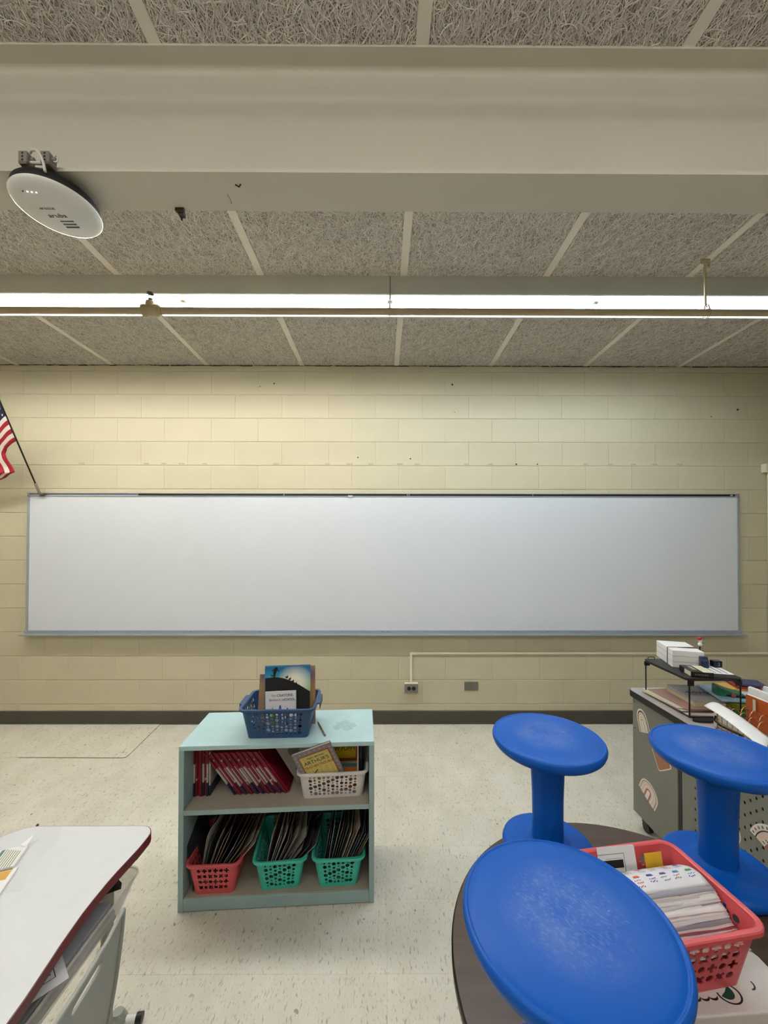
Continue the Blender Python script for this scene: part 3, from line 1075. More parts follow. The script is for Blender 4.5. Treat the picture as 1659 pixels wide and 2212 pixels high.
# --- in the blue basket on top
ZB = .694
M_PURPLE = mat('purple_yellow_cover', 'E3B23C', 0.35, c2='6A5A94', vscale=7, stretch=(.2, .2, 1))
slab_book('picture_book', 'purple and yellow picture book furthest back in the blue basket', .232, .262, .010, M_PURPLE, sh(.318, .152, ZB), E_(-7, -1.5), 'picture books in the blue basket')
slab_book('picture_book', 'violet to yellow picture book, second from the back in the blue basket', .238, .238, .008, mat('sunset_cover', 'DDA945', 0.35, c2='565B84', vscale=6, stretch=(.2, .2, 1)), sh(.287, .134, ZB), E_(-7, 1.5), 'picture books in the blue basket')
t = slab_book('picture_book', 'picture book with a black hill against a blue and green sky, in the blue basket', .205, .283, .010, art_sky(), sh(.327, .107, ZB), E_(-6, -1), 'picture books in the blue basket')
hill = [(.001, .001), (.204, .001), (.204, .165)] + [(.204 - .203 * i / 16, .165 + .068 * sin(pi * .5 * min(1, i / 13)) - max(0, i - 13) * .0012) for i in range(1, 17)]
MB().flat(hill, -.0005, -.0001).build('hill_print', M_INK, t)
mb = MB()                                                        # a small running child and a row of birds, in silhouette
K_ = lambda pts: [(.043 + (x - .043) * 1.35, .233 + (z - .233) * 1.25) for x, z in pts]
mb.flat(K_(disc(.048, .263, .0058, 10)), -.0005, -.0001)
for p in ([(.036, .246), (.047, .246), (.052, .260), (.042, .260)], [(.043, .248), (.036, .240), (.030, .243), (.029, .240), (.037, .235), (.048, .247)], [(.041, .248), (.047, .248), (.044, .230), (.039, .230)], [(.047, .259), (.057, .252), (.059, .255), (.049, .263)], [(.043, .259), (.033, .253), (.032, .256), (.042, .263)]):
    mb.flat(K_(p), -.0005, -.0001)
for q in range(8):
    x, z = .098 + q * .0135, .231 - q * .0082 - .0007 * q * q
    mb.flat(disc(x, z, .0060, 8, .0045), -.0005, -.0001)
    mb.flat([(x, z), (x + .004, z + .011), (x + .007, z + .001)], -.0005, -.0001)
    mb.flat([(x - .002, z), (x - .008, z + .008), (x - .004, z + .001)], -.0005, -.0001)
mb.build('silhouettes', M_INK, t)
MB().box(.0, .205, -.0006, -.0002, .278, .283).build('taped_edge', mat('glossy_tape', '3D7FA8', 0.1), t)
t = slab_book('picture_book', 'white picture book with coloured crayons on its cover, front of the blue basket', .136, .178, .008, mat('white_cover', 'E9E7EA', 0.35), sh(.337, .086, ZB), E_(-5, -1.5), 'picture books in the blue basket')
cols = [mat('crayon_' + n, c, .6) for n, c in (('green', '8FA02B'), ('blue', '3A55A8'), ('grey', '3C3A3C'), ('pink', 'C99A9A'), ('brown', '8A6A4A'))]
text('The', .016, cols[3], t, (.035, -.0006, .160), sx=.9)
text('CRAYONS', .0165, M_INK, t, (.086, -.0006, .160), sx=.95)
text('Go', .015, M_GREY_LINE, t, (.024, -.0006, .141), sx=.9)
text('BACK', .0145, cols[3], t, (.052, -.0006, .141), sx=.85)
text('to', .0135, cols[4], t, (.078, -.0006, .141), sx=.85)
text('SCHOOL', .0145, M_INK, t, (.106, -.0006, .141), sx=.85)
for i, (x, c, hh) in enumerate(((.032, 0, .108), (.065, 1, .118), (.097, 2, .105), (.118, 3, .070))):
    mb = MB()
    mb.flat([(x - .0065, .03), (x + .0065, .03), (x + .0065, hh - .016), (x - .0065, hh - .016)], -.0005, -.0001)
    mb.flat([(x - .0055, hh - .015), (x + .0055, hh - .015), (x + .002, hh), (x - .002, hh)], -.0005, -.0001)
    mb.build('crayon_print', cols[c], t)
for i, (x, y, c) in enumerate(((.285, .185, 'B9C46A'), (.515, .17, 'A84B52'))):
    slab_book('picture_book', ('slim pale green picture book at the left wall of the blue basket', 'slim red-edged picture book at the right wall of the blue basket')[i], .16 if i == 0 else .012, .115 if i == 0 else .2, .006, mat('cover_%s' % c, c, .4), sh(x, y, ZB), E_(-4, 0), 'picture books in the blue basket')
# pencil on top of the bookcase
a, b = sh(.556, .189, .6945), sh(.606, .051, .6945)
d = b - a
t = thing('pencil', 'wooden pencil lying on the bookcase top beside the blue basket', 'pencil', a)
dl = d.normalized()
MB().tube([d * 0, dl * .016], [.0006, .0036], 6).build('sharpened_tip', mat('dark_wood', '5B4632', .7), t)
MB().tube([dl * .016, d * .86], .0037, 6).build('shaft', mat('pencil_tan', '9B7B4B', .5, c2='6F5536', vscale=60), t)
MB().tube([d * .86, d * .93], .0039, 8).build('ferrule', M_ALU, t)
MB().tube([d * .93, d], .0035, 8).build('eraser', mat('eraser_grey', '8B6F64', .8), t)

# --- thin workbooks on the upper shelf
M_WR, M_WW, M_WN = mat('workbook_red', '861326', .45, vary=.12, vscale=40), mat('workbook_white', 'B4AEA8', .5, vary=.1, vscale=40), mat('workbook_navy', '1E2142', .45)  # red and white darkened to carry the shade inside the shelf
M_WPAGE = mat('workbook_pages', 'B9B1A8', .8)


def workbook_mesh(kind, hh, ww, th):
    mb = MB()
    cuts = {0: [(0, .26, 2), (.26, .62, 1), (.62, 1, 0)], 1: [(0, 1, 0)], 2: [(0, .20, 2), (.20, .66, 1), (.66, .80, 0), (.80, .84, 1), (.84, 1, 0)], 3: [(0, .3, 0), (.3, .34, 1), (.34, 1, 0)]}[kind]
    for a, b, m in cuts:
        mb.box(0, .0014, 0, ww, a * hh, b * hh, m)
        mb.box(th - .0014, th, 0, ww, a * hh, b * hh, m)
        mb.box(0.0014, th - .0014, 0, .0012, a * hh, b * hh, m)
    mb.box(.0016, th - .0016, .0015, ww - .003, .002, hh - .002, 3)
    me = bpy.data.meshes.new('workbook')
    me.from_pydata(mb.v, [], mb.f)
    for q in (M_WR, M_WW, M_WN, M_WPAGE):
        me.materials.append(q)
    me.polygons.foreach_set('material_index', mb.m)
    return me


wb = [workbook_mesh(k, .228, .185, .0066) for k in range(4)]
for i in range(8):
    o = link('workbook', wb[(0, 3, 1, 1, 0, 3, 0, 2)[i]], None, sh(.0235 + .0095 * i, .088 + .003 * (i % 3), .4228), (0, 0, SY))
    tag(o, ORD[i] + ' upright red and white workbook from the left on the upper shelf', 'workbook', 'upright workbooks on the upper shelf')
LEAN = 36.0
for i in range(29):
    x = .202 + .00835 * i
    o = link('workbook', wb[1 if i == 28 else (0, 1, 2, 1, 0, 3, 2, 1, 0, 1, 2, 3, 0)[i % 13]], None, sh(x, .088 + .004 * ((i * 5) % 3), .4235), (0, -R(LEAN), SY))
    tag(o, ORD[i] + ' leaning red and white workbook from the left on the upper shelf', 'workbook', 'leaning workbooks on the upper shelf')
t = slab_book('folder', 'grey printed folder leaning behind the white basket on the upper shelf', .150, .222, .004, mat('grey_folder', '8E8880', .6, vary=.1, vscale=30), sh(.475, .145, .428), E_(0, -30, 12), cat='folder')
mb = MB()
for q in range(4):
    mb.box(.02, .12 - .02 * (q % 2), -.0006, -.0001, .03 + .012 * q, .034 + .012 * q)
mb.flat(disc(.06, .15, .026, 20), -.0004, -.0001)
mb.build('printed_lines', mat('faint_print', '5C5852', .7), t)

# --- storybooks in the white basket
ZW = .4265
M_CREAM = mat('cream_cover', 'CDBB63', .4, c2='B9A552', vscale=18, stretch=(6, 1, .6))
t = slab_book('storybook', 'worn storybook with a blue patterned border, tilted out of the white basket', .171, .215, .010, mat('border_blue', '6C7787', .4, c2='8E7260', vscale=60), sh(.540, .062, .451), (R(20), R(-19.5), SY + R(-2)), 'storybooks in the white basket')
MB().box(.017, .153, -.0005, -.0001, .018, .190).build('red_frame_print', mat('dull_red_print', '8E3B33', .5), t)
MB().box(.021, .149, -.0009, -.0005, .022, .186).build('fence_print', M_CREAM, t)
text('MARC BROWN', .0125, M_INK, t, (.088, -.0012, .170), sx=.85)
text("ARTHUR'S", .027, mat('dark_green_print', '16342F', .5), t, (.085, -.0012, .147), sx=.9)
o = text('TEACHER TROUBLE', .0185, mat('dull_red_print', '8E3B33', .5), t, (.087, -.0012, .122), sx=.78)
mb = MB()
for q in range(5):
    mb.box(.036 + .025 * q, .0368 + .025 * q, -.0011, -.0009, .022, .112)
mb.build('fence_lines', mat('fence_brown', '7C6A35', .6), t)
MB().flat([(.021, .05), (.060, .022), (.021, .022)], -.0012, -.0009).flat([(.05, .085), (.072, .10), (.073, .096), (.054, .08)], -.0012, -.0009).build('dark_shapes', mat('dark_shape', '3E3A30', .6), t)
mb = MB()
for q in range(9):
    mb.flat(disc(.0085, .02 + .022 * q, .0035, 6), -.0006, -.0001)
    mb.flat(disc(.162, .02 + .022 * q, .0035, 6), -.0006, -.0001)
for q in range(6):
    mb.flat(disc(.03 + .022 * q, .2025, .0035, 6), -.0006, -.0001)
mb.build('border_dots', mat('pale_print', 'B7A79A', .6), t)['kind'] = 'stuff'
t = slab_book('storybook', 'bright yellow storybook standing in the white basket', .150, .212, .008, mat('yellow_cover', 'D9B718', .4), sh(.598, .150, ZW), E_(-3, 0), 'storybooks in the white basket')
text("ARTHUR'S", .031, M_INK, t, (.075, -.0006, .183), sx=.9)
text('NEW PUPPY', .029, M_INK, t, (.075, -.0006, .152), sx=.82)
MB().box(.140, .150, -.0005, -.0001, 0, .212).build('red_edge_print', mat('orange_red_print', 'B5401E', .5), t)
for i, (x, y, c, l) in enumerate(((.752, .118, 'C9C4BA', 'pale storybook at the right of the yellow one in the white basket'), (.766, .110, '1F1F22', 'black storybook at the right wall of the white basket'),
                                  (.525, .185, '51606E', 'slate blue storybook at the back left of the white basket'), (.56, .205, '7B4A3A', 'brown storybook at the back of the white basket'))):
    if i < 2:
        slab_book('storybook', l, .115, .205 - .01 * i, .007, mat('cover_%s' % c, c, .4), sh(x, y - .03, ZW), (0, 0, SY + R(88)), 'storybooks in the white basket')
    else:
        slab_book('storybook', l, .16, .150 + .02 * (i % 2), .008, mat('cover_%s' % c, c, .4), sh(x, y, ZW), E_(-3, 0), 'storybooks in the white basket')
for i in range(4):
    slab_book('storybook', ('orange', 'teal', 'cream', 'rust')[i] + ' storybook packed low in the middle of the white basket', .20, .095 + .006 * i, .006, mat('cover_s%d' % i, ('B0652C', '3E7477', 'C7B48A', '94402D')[i], .4), sh(.545 + .004 * i, .100 + .012 * i, ZW), E_(-3, 0), 'storybooks in the white basket')

# --- magazines in the three baskets of the bottom shelf
MAGC = ['8F877C', '6E6A66', 'A69B86', '3D3F4E', '7C6C52', '5A2E35', 'B4AFA8', '46524E', '8A7B4E', '4A4A58', '9C958D', '2F3340', 'A39A93', '6C3A3C']
MAGM = [mat('magazine_%d' % i, c, .4, vary=.15, vscale=25) for i, c in enumerate(MAGC)]
M_MPG = mat('magazine_pages', 'DAD5CC', .7, vary=.12, vscale=400, stretch=(20, .05, .05))


def mag_mesh(i, hh, ww, th):
    mb = MB()
    mb.box(0, .0007, 0, ww, 0, hh, 0)
    mb.box(th - .0007, th, 0, ww, 0, hh, 0)
    mb.box(.0007, th - .0007, .0008, ww - .001, .0008, hh - .001, 1)
    me = bpy.data.meshes.new('magazine')
    me.from_pydata(mb.v, [], mb.f)
    me.materials.append(MAGM[i % len(MAGM)])
    me.materials.append(M_MPG)
    me.polygons.foreach_set('material_index', mb.m)
    return me


def fan(x0, x1, n, a0, a1, y, zb_, hs, grp, lab, seed):
    rg = random.Random(seed)
    for i in range(n):
        f = i / (n - 1)
        th = rg.uniform(.0016, .0032)
        me = mag_mesh(rg.randrange(99), rg.uniform(*hs), rg.uniform(.19, .215), th)
        a = a0 + (a1 - a0) * f + rg.uniform(-2.5, 2.5)
        o = link('magazine', me, None, sh(x0 + (x1 - x0) * f + rg.uniform(-.002, .002), y + rg.uniform(-.012, .016), zb_), (R(rg.uniform(-2, 2)), R(a), SY + R(rg.uniform(-6, 6))))
        tag(o, ORD[i] + ' ' + lab, 'magazine', grp)


fan(.066, .128, 14, 8, 44, .034, .0585, (.215, .262), 'magazines in the coral basket', 'thin leaning magazine from the left in the coral basket on the bottom shelf', 5)
fan(.334, .392, 15, 14, 46, .042, .0585, (.20, .262), 'magazines in the middle aqua basket', 'thin leaning magazine from the left in the middle aqua basket on the bottom shelf', 6)
fan(.588, .690, 15, 8, 31, .042, .0585, (.22, .268), 'magazines in the right aqua basket', 'thin leaning magazine from the left in the right aqua basket on the bottom shelf', 7)
slab_book('picture_book', 'large dark blue picture book at the left of the coral basket on the bottom shelf', .19, .285, .006, mat('night_cover', '20364A', .35, c2='4C3A2A', vscale=14), sh(.052, .034, .0600), (R(-9), 0, SY + R(86)))
slab_book('picture_book', 'dark red picture book at the back of the coral basket on the bottom shelf', .12, .30, .006, mat('deep_red_cover', '5E1418', .4), sh(.100, .238, .0600), E_(0, 0, 0))
slab_book('picture_book', 'olive and black picture book at the back of the middle aqua basket', .17, .17, .005, mat('yellow_black_cover', '6A6424', .4, c2='1E1C16', vscale=24), sh(.345, .232, .0600), E_(0, 0, 0))

# ------------------------------------------------------------------ round table with upturned stools
TZ, TCX, TCY, TR = 0.55, 0.661, -2.403, 0.494
M_WALNUT = mat('walnut_laminate', '57463B', 0.4, vary=.12, vscale=5, stretch=(1, 9, 1), c2='4A3A31')
t = thing('round_table', 'low round table with a dark walnut top carrying upturned blue stools', 'table', (TCX, TCY, 0))
MB().lathe([(TR - .003, TZ - .001), (TR - .003, TZ - .0005), (TR - .004, TZ)], 96, cap0=False).build('tabletop', M_WALNUT, t)
MB().lathe([(TR - .004, TZ - .026), (TR, TZ - .024), (TR + .0005, TZ - .004), (TR - .003, TZ - .0006)], 96, cap0=True, cap1=False).build('edge_band', mat('black_edge', '17130F', .4), t)
M_LEG = mat('leg_metal', '8C8C8A', .35, .8)
for k in range(4):
    a = pi / 4 + k * pi / 2
    x, y = .36 * cos(a), .36 * sin(a)
    o = MB().tube([(x, y, .02), (x, y, TZ - .027)], .016, 12).build('leg', M_LEG, t)
    MB().tube([(x, y, 0.0), (x, y, .022)], .019, 12).build('foot', M_BLACK, o)


def blue_mat():
    """Blue moulded plastic, with pale scuffs worn into the middle of the rocking base."""
    out = []
    for scuff in (0, 1):
        m = bpy.data.materials.new('blue_plastic_scuffed' if scuff else 'blue_plastic')
        m.use_nodes = True
        nt = m.node_tree
        L = nt.links.new
        b = nt.nodes['Principled BSDF']
        b.inputs['Roughness'].default_value = .42
        b.inputs['Specular IOR Level'].default_value = .28
        tc = nt.nodes.new('ShaderNodeTexCoord')
        n = nt.nodes.new('ShaderNodeTexNoise')
        n.inputs['Scale'].default_value = 6
        L(tc.outputs['Object'], n.inputs['Vector'])
        rp = nt.nodes.new('ShaderNodeValToRGB')
        rp.color_ramp.elements[0].color, rp.color_ramp.elements[1].color = lin('0052B0'), lin('0058BA')
        L(n.outputs['Fac'], rp.inputs['Fac'])
        col = rp.outputs['Color']
        nb = nt.nodes.new('ShaderNodeTexNoise')
        nb.inputs['Scale'].default_value = 700
        L(tc.outputs['Object'], nb.inputs['Vector'])
        bp = nt.nodes.new('ShaderNodeBump')
        bp.inputs['Strength'].default_value, bp.inputs['Distance'].default_value = .25, .0004
        L(nb.outputs['Fac'], bp.inputs['Height'])
        L(bp.outputs['Normal'], b.inputs['Normal'])
        if scuff:
            oi = nt.nodes.new('ShaderNodeObjectInfo')
            ad = nt.nodes.new('ShaderNodeVectorMath')
            L(tc.outputs['Object'], ad.inputs[0])
            L(oi.outputs['Random'], ad.inputs[1])

            def nz(sc, s, p0, p1, det=3):
                mp = nt.nodes.new('ShaderNodeMapping')
                mp.inputs['Scale'].default_value = sc
                L(ad.outputs[0], mp.inputs['Vector'])
                q = nt.nodes.new('ShaderNodeTexNoise')
                q.inputs['Scale'].default_value, q.inputs['Detail'].default_value = s, det
                L(mp.outputs[0], q.inputs['Vector'])
                r = nt.nodes.new('ShaderNodeMapRange')
                r.inputs['From Min'].default_value, r.inputs['From Max'].default_value = p0, p1
                L(q.outputs['Fac'], r.inputs['Value'])
                return r.outputs[0]
            ln = nt.nodes.new('ShaderNodeVectorMath')
            ln.operation = 'LENGTH'
            mp = nt.nodes.new('ShaderNodeMapping')
            mp.inputs['Scale'].default_value = (1, 1, 0)
            L(tc.outputs['Object'], mp.inputs['Vector'])
            L(mp.outputs[0], ln.inputs[0])
            rad = nt.nodes.new('ShaderNodeMapRange')
            rad.inputs['From Min'].default_value, rad.inputs['From Max'].default_value = .115, .060
            L(ln.outputs['Value'], rad.inputs['Value'])

            def mul(a, c, add=False):
                q = nt.nodes.new('ShaderNodeMath')
                q.operation = 'ADD' if add else 'MULTIPLY'
                for i, v in enumerate((a, c)):
                    if isinstance(v, float):
                        q.inputs[i].default_value = v
                    else:
                        L(v, q.inputs[i])
                return q.outputs[0]
            haze = mul(nz((1, 1, 1), 14, .30, .80), .32)
            fine = mul(nz((1, .55, 1), 240, .50, .80), .30)
            fac = mul(rad.outputs[0], mul(haze, fine, True))
            speck = mul(mul(nz((1, .6, 1), 130, .76, .78, 1), .8), rad.outputs[0])
            fac = mul(fac, speck, True)
            mx = nt.nodes.new('ShaderNodeMix')
            mx.data_type = 'RGBA'
            L(fac, mx.inputs['Factor'])
            L(col, mx.inputs[6])
            mx.inputs[7].default_value = lin('8FA3CC')
            col = mx.outputs[2]
        L(col, b.inputs['Base Color'])
        out.append(m)
    return out


M_BLUE, M_BLUES = blue_mat()


def stool(x, y, rz, label, ztop=.922):
    """Wobble stool standing upside down on its seat: seat below, stem, wide rocking base on top."""
    t = thing('wobble_stool', label, 'stool', (x, y, TZ), rz, 'upturned blue stools on the round table')
    h = ztop - TZ
    r = .171
    MB().lathe([(0, 0.0004), (.118, .0006), (.131, .003), (.138, .010), (.140, .020), (.137, .029), (.128, .035), (.10, .037), (.075, .039), (.06, .042), (.054, .046), (.047, .0465)], 64, cap0=False).build('seat', M_BLUE, t)
    mb = MB()
    prof = [(.0475, .036), (.047, .060), (.0465, .10), (.0475, .18), (.051, h - .10), (.0535, h - .05), (.056, h - .036)]
    n = 60
    vs, fs = [], []
    for q, z in prof:
        for j in range(n):
            a = 2 * pi * j / n
            rr = q * (1 + .012 * cos(9 * a))
            vs.append((rr * cos(a), rr * sin(a), z))
    fs = [(i * n + j, i * n + (j + 1) % n, (i + 1) * n + (j + 1) % n, (i + 1) * n + j) for i in range(len(prof) - 1) for j in range(n)]
    mb.add(vs, fs, 0, True)
    mb.build('stem', M_BLUE, t)
    prof = [(.045, h - .040), (.10, h - .041), (.145, h - .038), (.158, h - .034), (.166, h - .026), (.1705, h - .015), (r, h - .008), (.1695, h - .003), (.1665, h), (.1640, h + .0006), (.1625, h - .0016), (.1600, h - .0018), (.1580, h - .0006),
            (.150, h + .0008), (.12, h + .0045), (.09, h + .0065), (.05, h + .008), (.02, h + .0085), (0.0, h + .0086)]
    MB().lathe(prof, 112, cap0=False, cap1=False).build('rocking_base', M_BLUES, t)
    return t


stool(.534, -2.042, .4, 'upturned blue wobble stool at the back left of the round table')
stool(1.012, -2.126, 2.1, 'upturned blue wobble stool in front of the grey rolling desk')
stool(.310, -2.640, 3.9, 'nearest upturned blue wobble stool, its big scuffed disc hiding the table front')

# --- paper-case lid under the coral basket
M_CARD = mat('box_board', 'D9D1CC', .6, vary=.04)
LZ = .640
t = thing('box_lid', 'white paper box with green and black print under the coral basket on the round table', 'box', (.640, -2.400, TZ), R(3.2))
bev(MB().box(-.185, .185, -.145, .145, .0005, LZ - TZ).build('box_body', M_CARD, t), .004, 3)
M_LOGO, M_GREEN = mat('box_black_print', '0E1816', .5), mat('box_green_print', '0C4A3A', .5)
zt = LZ - TZ + .0002


def arc_band(cx, cy, r0, r1, a0, a1, m, z, n=20, sy=1.0):
    mb = MB()
    vs = []
    for i in range(n + 1):
        a = a0 + (a1 - a0) * i / n
        vs += [(cx + r0 * cos(a), cy + sy * r0 * sin(a), z), (cx + r1 * cos(a), cy + sy * r1 * sin(a), z)]
    mb.add(vs, [(2 * i, 2 * i + 1, 2 * i + 3, 2 * i + 2) for i in range(n)])
    return mb.build('logo_print', m, t)


arc_band(.052, -.112, .0205, .0240, R(-190), R(60), M_LOGO, zt, sy=.8)
arc_band(.048, -.108, .000, .0160, R(-150), R(40), M_GREEN, zt, sy=.9)
arc_band(.042, -.102, .000, .0085, R(0), R(359), M_CARD, zt + .0002)
arc_band(.108, -.098, .009, .0120, R(-100), R(20), M_LOGO, zt)
mb = MB()
for q in range(4):
    x = -.038 + .018 * q
    for i in range(6):
        a0, a1 = pi + pi * i / 6, pi + pi * (i + 1) / 6
        mb.add([(x + .009 * cos(a0), -.113 + .005 * sin(a0), zt), (x + .009 * cos(a1), -.113 + .005 * sin(a1), zt), (x + .009 * cos(a1), -.1160 + .006 * sin(a1), zt), (x + .009 * cos(a0), -.1160 + .006 * sin(a0), zt)], [(0, 3, 2, 1)])
mb.build('wavy_print', M_LOGO, t)
mb = MB()
for q, (y, w) in enumerate(((.030, .005), (.018, .002), (.010, .004))):
    mb.add([(.120 + .012 * q, y + .05, zt), (.120 + .012 * q + w, y + .05, zt), (.170 + .006 * q + w, y - .06, zt), (.170 + .006 * q, y - .06, zt)], [(0, 1, 2, 3)][::-1])
mb.build('leaf_print', M_GREEN, t)
mb = MB()
for x0, x1 in ((-.035, .062), (.072, .15)):
    for a, b, c, d in ((x0, x1, .062, .0635), (x0, x0 + .0015, .01, .0635), (x1 - .0015, x1, .01, .0635)):
        mb.box(a, b, -.1458, -.1452, c, d)
mb.build('label_frame', M_GREY_LINE, t)
mb = MB()
for q in range(16):
    mb.box(-.012 + .0035 * q, -.0095 + .0035 * q, -.1458, -.1452, .052 - .002 * (q % 3 == 0), .059)
mb.build('small_print', M_GREY_LINE, t)['kind'] = 'stuff'

# --- coral basket of worksheets on the lid
BA = R(98.2)
BC = Vector((.7465, -2.405, 0)) - .137 * Vector((sin(BA), -cos(BA), 0))
BC.z = LZ + .0004
basket('basket', 'coral perforated basket full of worksheets on the round table', M_CORAL, BC, BA, .222, .284, .172, .238, .135, 6, 8, 4, 'cross')
BMt = Matrix.Translation(BC) @ Matrix.Rotation(BA - pi / 2, 4, 'Z')      # local x runs along the long side, to the right


def sheet(name, label, cat, prof, x0, x1, m, group=None, th=.0005, skew=0.0, wave=0.0, ph=0.0):
    """Curved paper: profile of (y, z) points swept along x."""
    n = len(prof)
    mb = MB()
    N = 22
    vs = []
    for i in range(N + 1):
        f = i / N
        for j, (y, z) in enumerate(prof):
            g = max(0, j / (n - 1) - .6) / .4
            vs.append(BMt @ Vector((x0 + (x1 - x0) * f, y + skew * f, z + g * wave * (sin(f * 7 + ph) + .6 * sin(f * 15 + ph * 2)))))
    mb.add(vs, [(i * n + j, i * n + j + 1, (i + 1) * n + j + 1, (i + 1) * n + j)[::-1] for i in range(N) for j in range(n - 1)], 0, True)
    o = mb.build(name, m)
    md = o.modifiers.new('thickness', 'SOLIDIFY')
    md.thickness = th
    return tag(o, label, cat, group)


rg = random.Random(3)
NS = 20
top_prof = None
for i in range(NS):
    f = i / (NS - 1)                                             # 0 = lowest sheet, 1 = top sheet
    yb_, zb_ = .068, .056 + .060 * f
    yf, zf = -.098 + .082 * f, .090 + .052 * f
    pr = []
    ph = rg.uniform(0, 6)
    for q in range(11):
        s = q / 10
        y = yb_ + (yf - yb_) * s
        z = zb_ + (zf - zb_) * s + .012 * sin(pi * s) - .012 * max(0, s - .7) * 3.3 * (1 - f * .6)
        pr.append((y, z))
    pr[-1] = (pr[-1][0] + rg.uniform(-.003, .003), pr[-1][1])
    m = (M_PAPER, mat('shadow_grey_paper', 'A6A6B2', .7), mat('soft_shadow_paper', 'DCDCE2', .7))[(0, 2, 0, 1, 2)[i % 5]]  # greyer sheets alternate to paint the shadow lines between curled edges
    if i == 6:
        m = mat('rose_paper', 'B2606A', .7)
    top = i == NS - 1
    sheet('worksheet', 'top worksheet with coloured tabs and handwriting in the coral basket on the round table' if top else ORD[i] + ' worksheet from the bottom of the curled pile in the coral basket', 'paper', pr,
          -.100 + rg.uniform(-.004, .004), .126 + rg.uniform(-.004, .004), m, None if top else 'piled worksheets in the coral basket', skew=rg.uniform(-.004, .004), wave=0 if top else .0011, ph=ph)
    if top:
        top_prof = pr
        top_ob = bpy.context.scene.objects[-1]


def on_top(x, s):
    """Point just above the top sheet: x along the sheet, s from back to front."""
    q = min(9, int(s * 10))
    f = s * 10 - q
    y = top_prof[q][0] * (1 - f) + top_prof[q + 1][0] * f
    z = top_prof[q][1] * (1 - f) + top_prof[q + 1][1] * f
    return BMt @ Vector((x, y, z + .0014))


top_ob = [o for o in COL.objects if o.get('label', '').startswith('top worksheet')][0]
tabs = [mat('tab_%d' % i, c, .6) for i, c in enumerate(('2E8FC0', '3E9A4F', 'C9402F', 'D9A325', 'D9652A', '4A3FA0', '6B3A94'))]
for row, s in ((0, .14), (1, .56)):
    for k in range(6):
        x = -.070 + .034 * k
        mb = MB()
        a, b, c, d = on_top(x, s), on_top(x + .017, s), on_top(x + .015, s - .07), on_top(x + .003, s - .07)
        mb.add([a, b, c, d], [(0, 1, 2, 3)])
        mb.build('tab_print', tabs[(k + row * 3) % 7], top_ob)
ink = [M_GREY_LINE, mat('purple_ink', '7A3FA0', .6), mat('red_ink', 'B0453A', .6)]
for k in range(26):
    mb = MB()
    x, s = -.072 + .033 * (k % 6) + rg.uniform(-.004, .004), (.24, .32, .66, .74, .82)[k // 6]
    for q in range(4):
        p = x + .0045 * q
        s0 = s + rg.uniform(-.015, .015)
        mb.add([on_top(p, s0), on_top(p + .0035, s0 - .02), on_top(p + .0040, s0 - .005), on_top(p + .001, s0 + .02)], [(0, 3, 2, 1)])
    mb.build('handwriting', ink[(k * 5) % 3], top_ob)
# card standing at the back left of the basket, with a black block on it
t = thing('flash_card', 'white card with a framed black block standing at the back of the coral basket', 'card', BMt @ Vector((-.062, .090, .066)), BA - pi / 2 + R(-4), rot=(R(-14), 0, BA - pi / 2 + R(-2)))
MB().box(0, .098, -.0008, 0, 0, .082).build('card', M_PAPER, t)
MB().box(.004, .102, .0012, .002, -.001, .079).build('second_card', M_PAPER, t)
mb = MB()
for a, b, c, d in ((.0, .070, .0655, .0665), (.069, .070, .0, .0665), (.02, .062, .056, .0565)):
    mb.box(a, b, -.0012, -.0009, c, d)
mb.build('frame_print', M_GREY_LINE, t)
MB().box(.0, .066, -.0012, -.0009, .036, .053).build('black_print', M_INK, t)
tag(MB().box(-.024, .024, 0, .001, 0, .055).build('sticky_note', mat('yellow_paper', 'E5B42B', .7), None, BMt @ Vector((.080, .080, .078)), (R(-12), 0, BA - pi / 2)),
    'small yellow paper against the back wall of the coral basket', 'note')
sheet('backing_card', 'beige card under the worksheet pile at the front of the coral basket', 'card', [(.06, .040), (-.060, .062), (-.104, .098)], -.10, .108, mat('beige_card', 'A99488', .7), th=.0012)
sheet('picture_card', 'orange and red picture card edge tucked under the top worksheet in the coral basket', 'card', [(.004, .1420), (-.019, .1405)], -.112, -.070, mat('orange_card', 'D0612E', .6, c2='9B2F3A', vscale=30), th=.0006)

# ------------------------------------------------------------------ grey rolling desk
M_DESK = mat('desk_grey', '77776F', .5, vary=.03, vscale=4)
M_DTOP = mat('desk_top_grey', 'B0A9A6', .45, vary=.04, vscale=40)
M_DEDGE = mat('desk_black_edge', '1A1A1A', .45)
DX, DY = 1.360, -1.150
t = thing('rolling_desk', 'grey rolling desk with black edge, perforated side and rainbow stickers, far right', 'desk', (DX, DY, 0))
top = [(0.03, 0), (.70, 0), (.70, -1.30), (0, -1.30), (0, -.03), (.009, -.009)]
MB().prism([(x + .0012 * (1 if x < .3 else -1), y - .0012 * (1 if y > -.6 else -1)) for x, y in top][::-1], .738, .7402).build('desktop', M_DTOP, t)
bev(MB().prism(top[::-1], .706, .7378).build('edge_band', M_DEDGE, t), .003, 2)
side = MB().box(.014, .034, -.345, -.026, .086, .7055).build('side_panel', M_DESK, t)
bev(side, .002, 1)
for z in (.681, .540):
    MB().tube([(.0142, -.045, z), (.0128, -.045, z)], .0035, 8).build('screw', M_INK, side)
bev(MB().box(.034, .66, -.046, -.026, .086, .7055).build('end_panel', M_DESK, t), .002, 1)
bev(MB().box(.034, .64, -.345, -.325, .086, .7055).build('inner_panel', M_DESK, t), .002, 1)
MB().box(.034, .64, -.325, -.046, .10, .118).build('bottom_panel', M_DESK, t)
MB().box(.020, .040, -.360, -.3455, .10, .7055).build('post', mat('desk_post', '2F3032', .5), t)
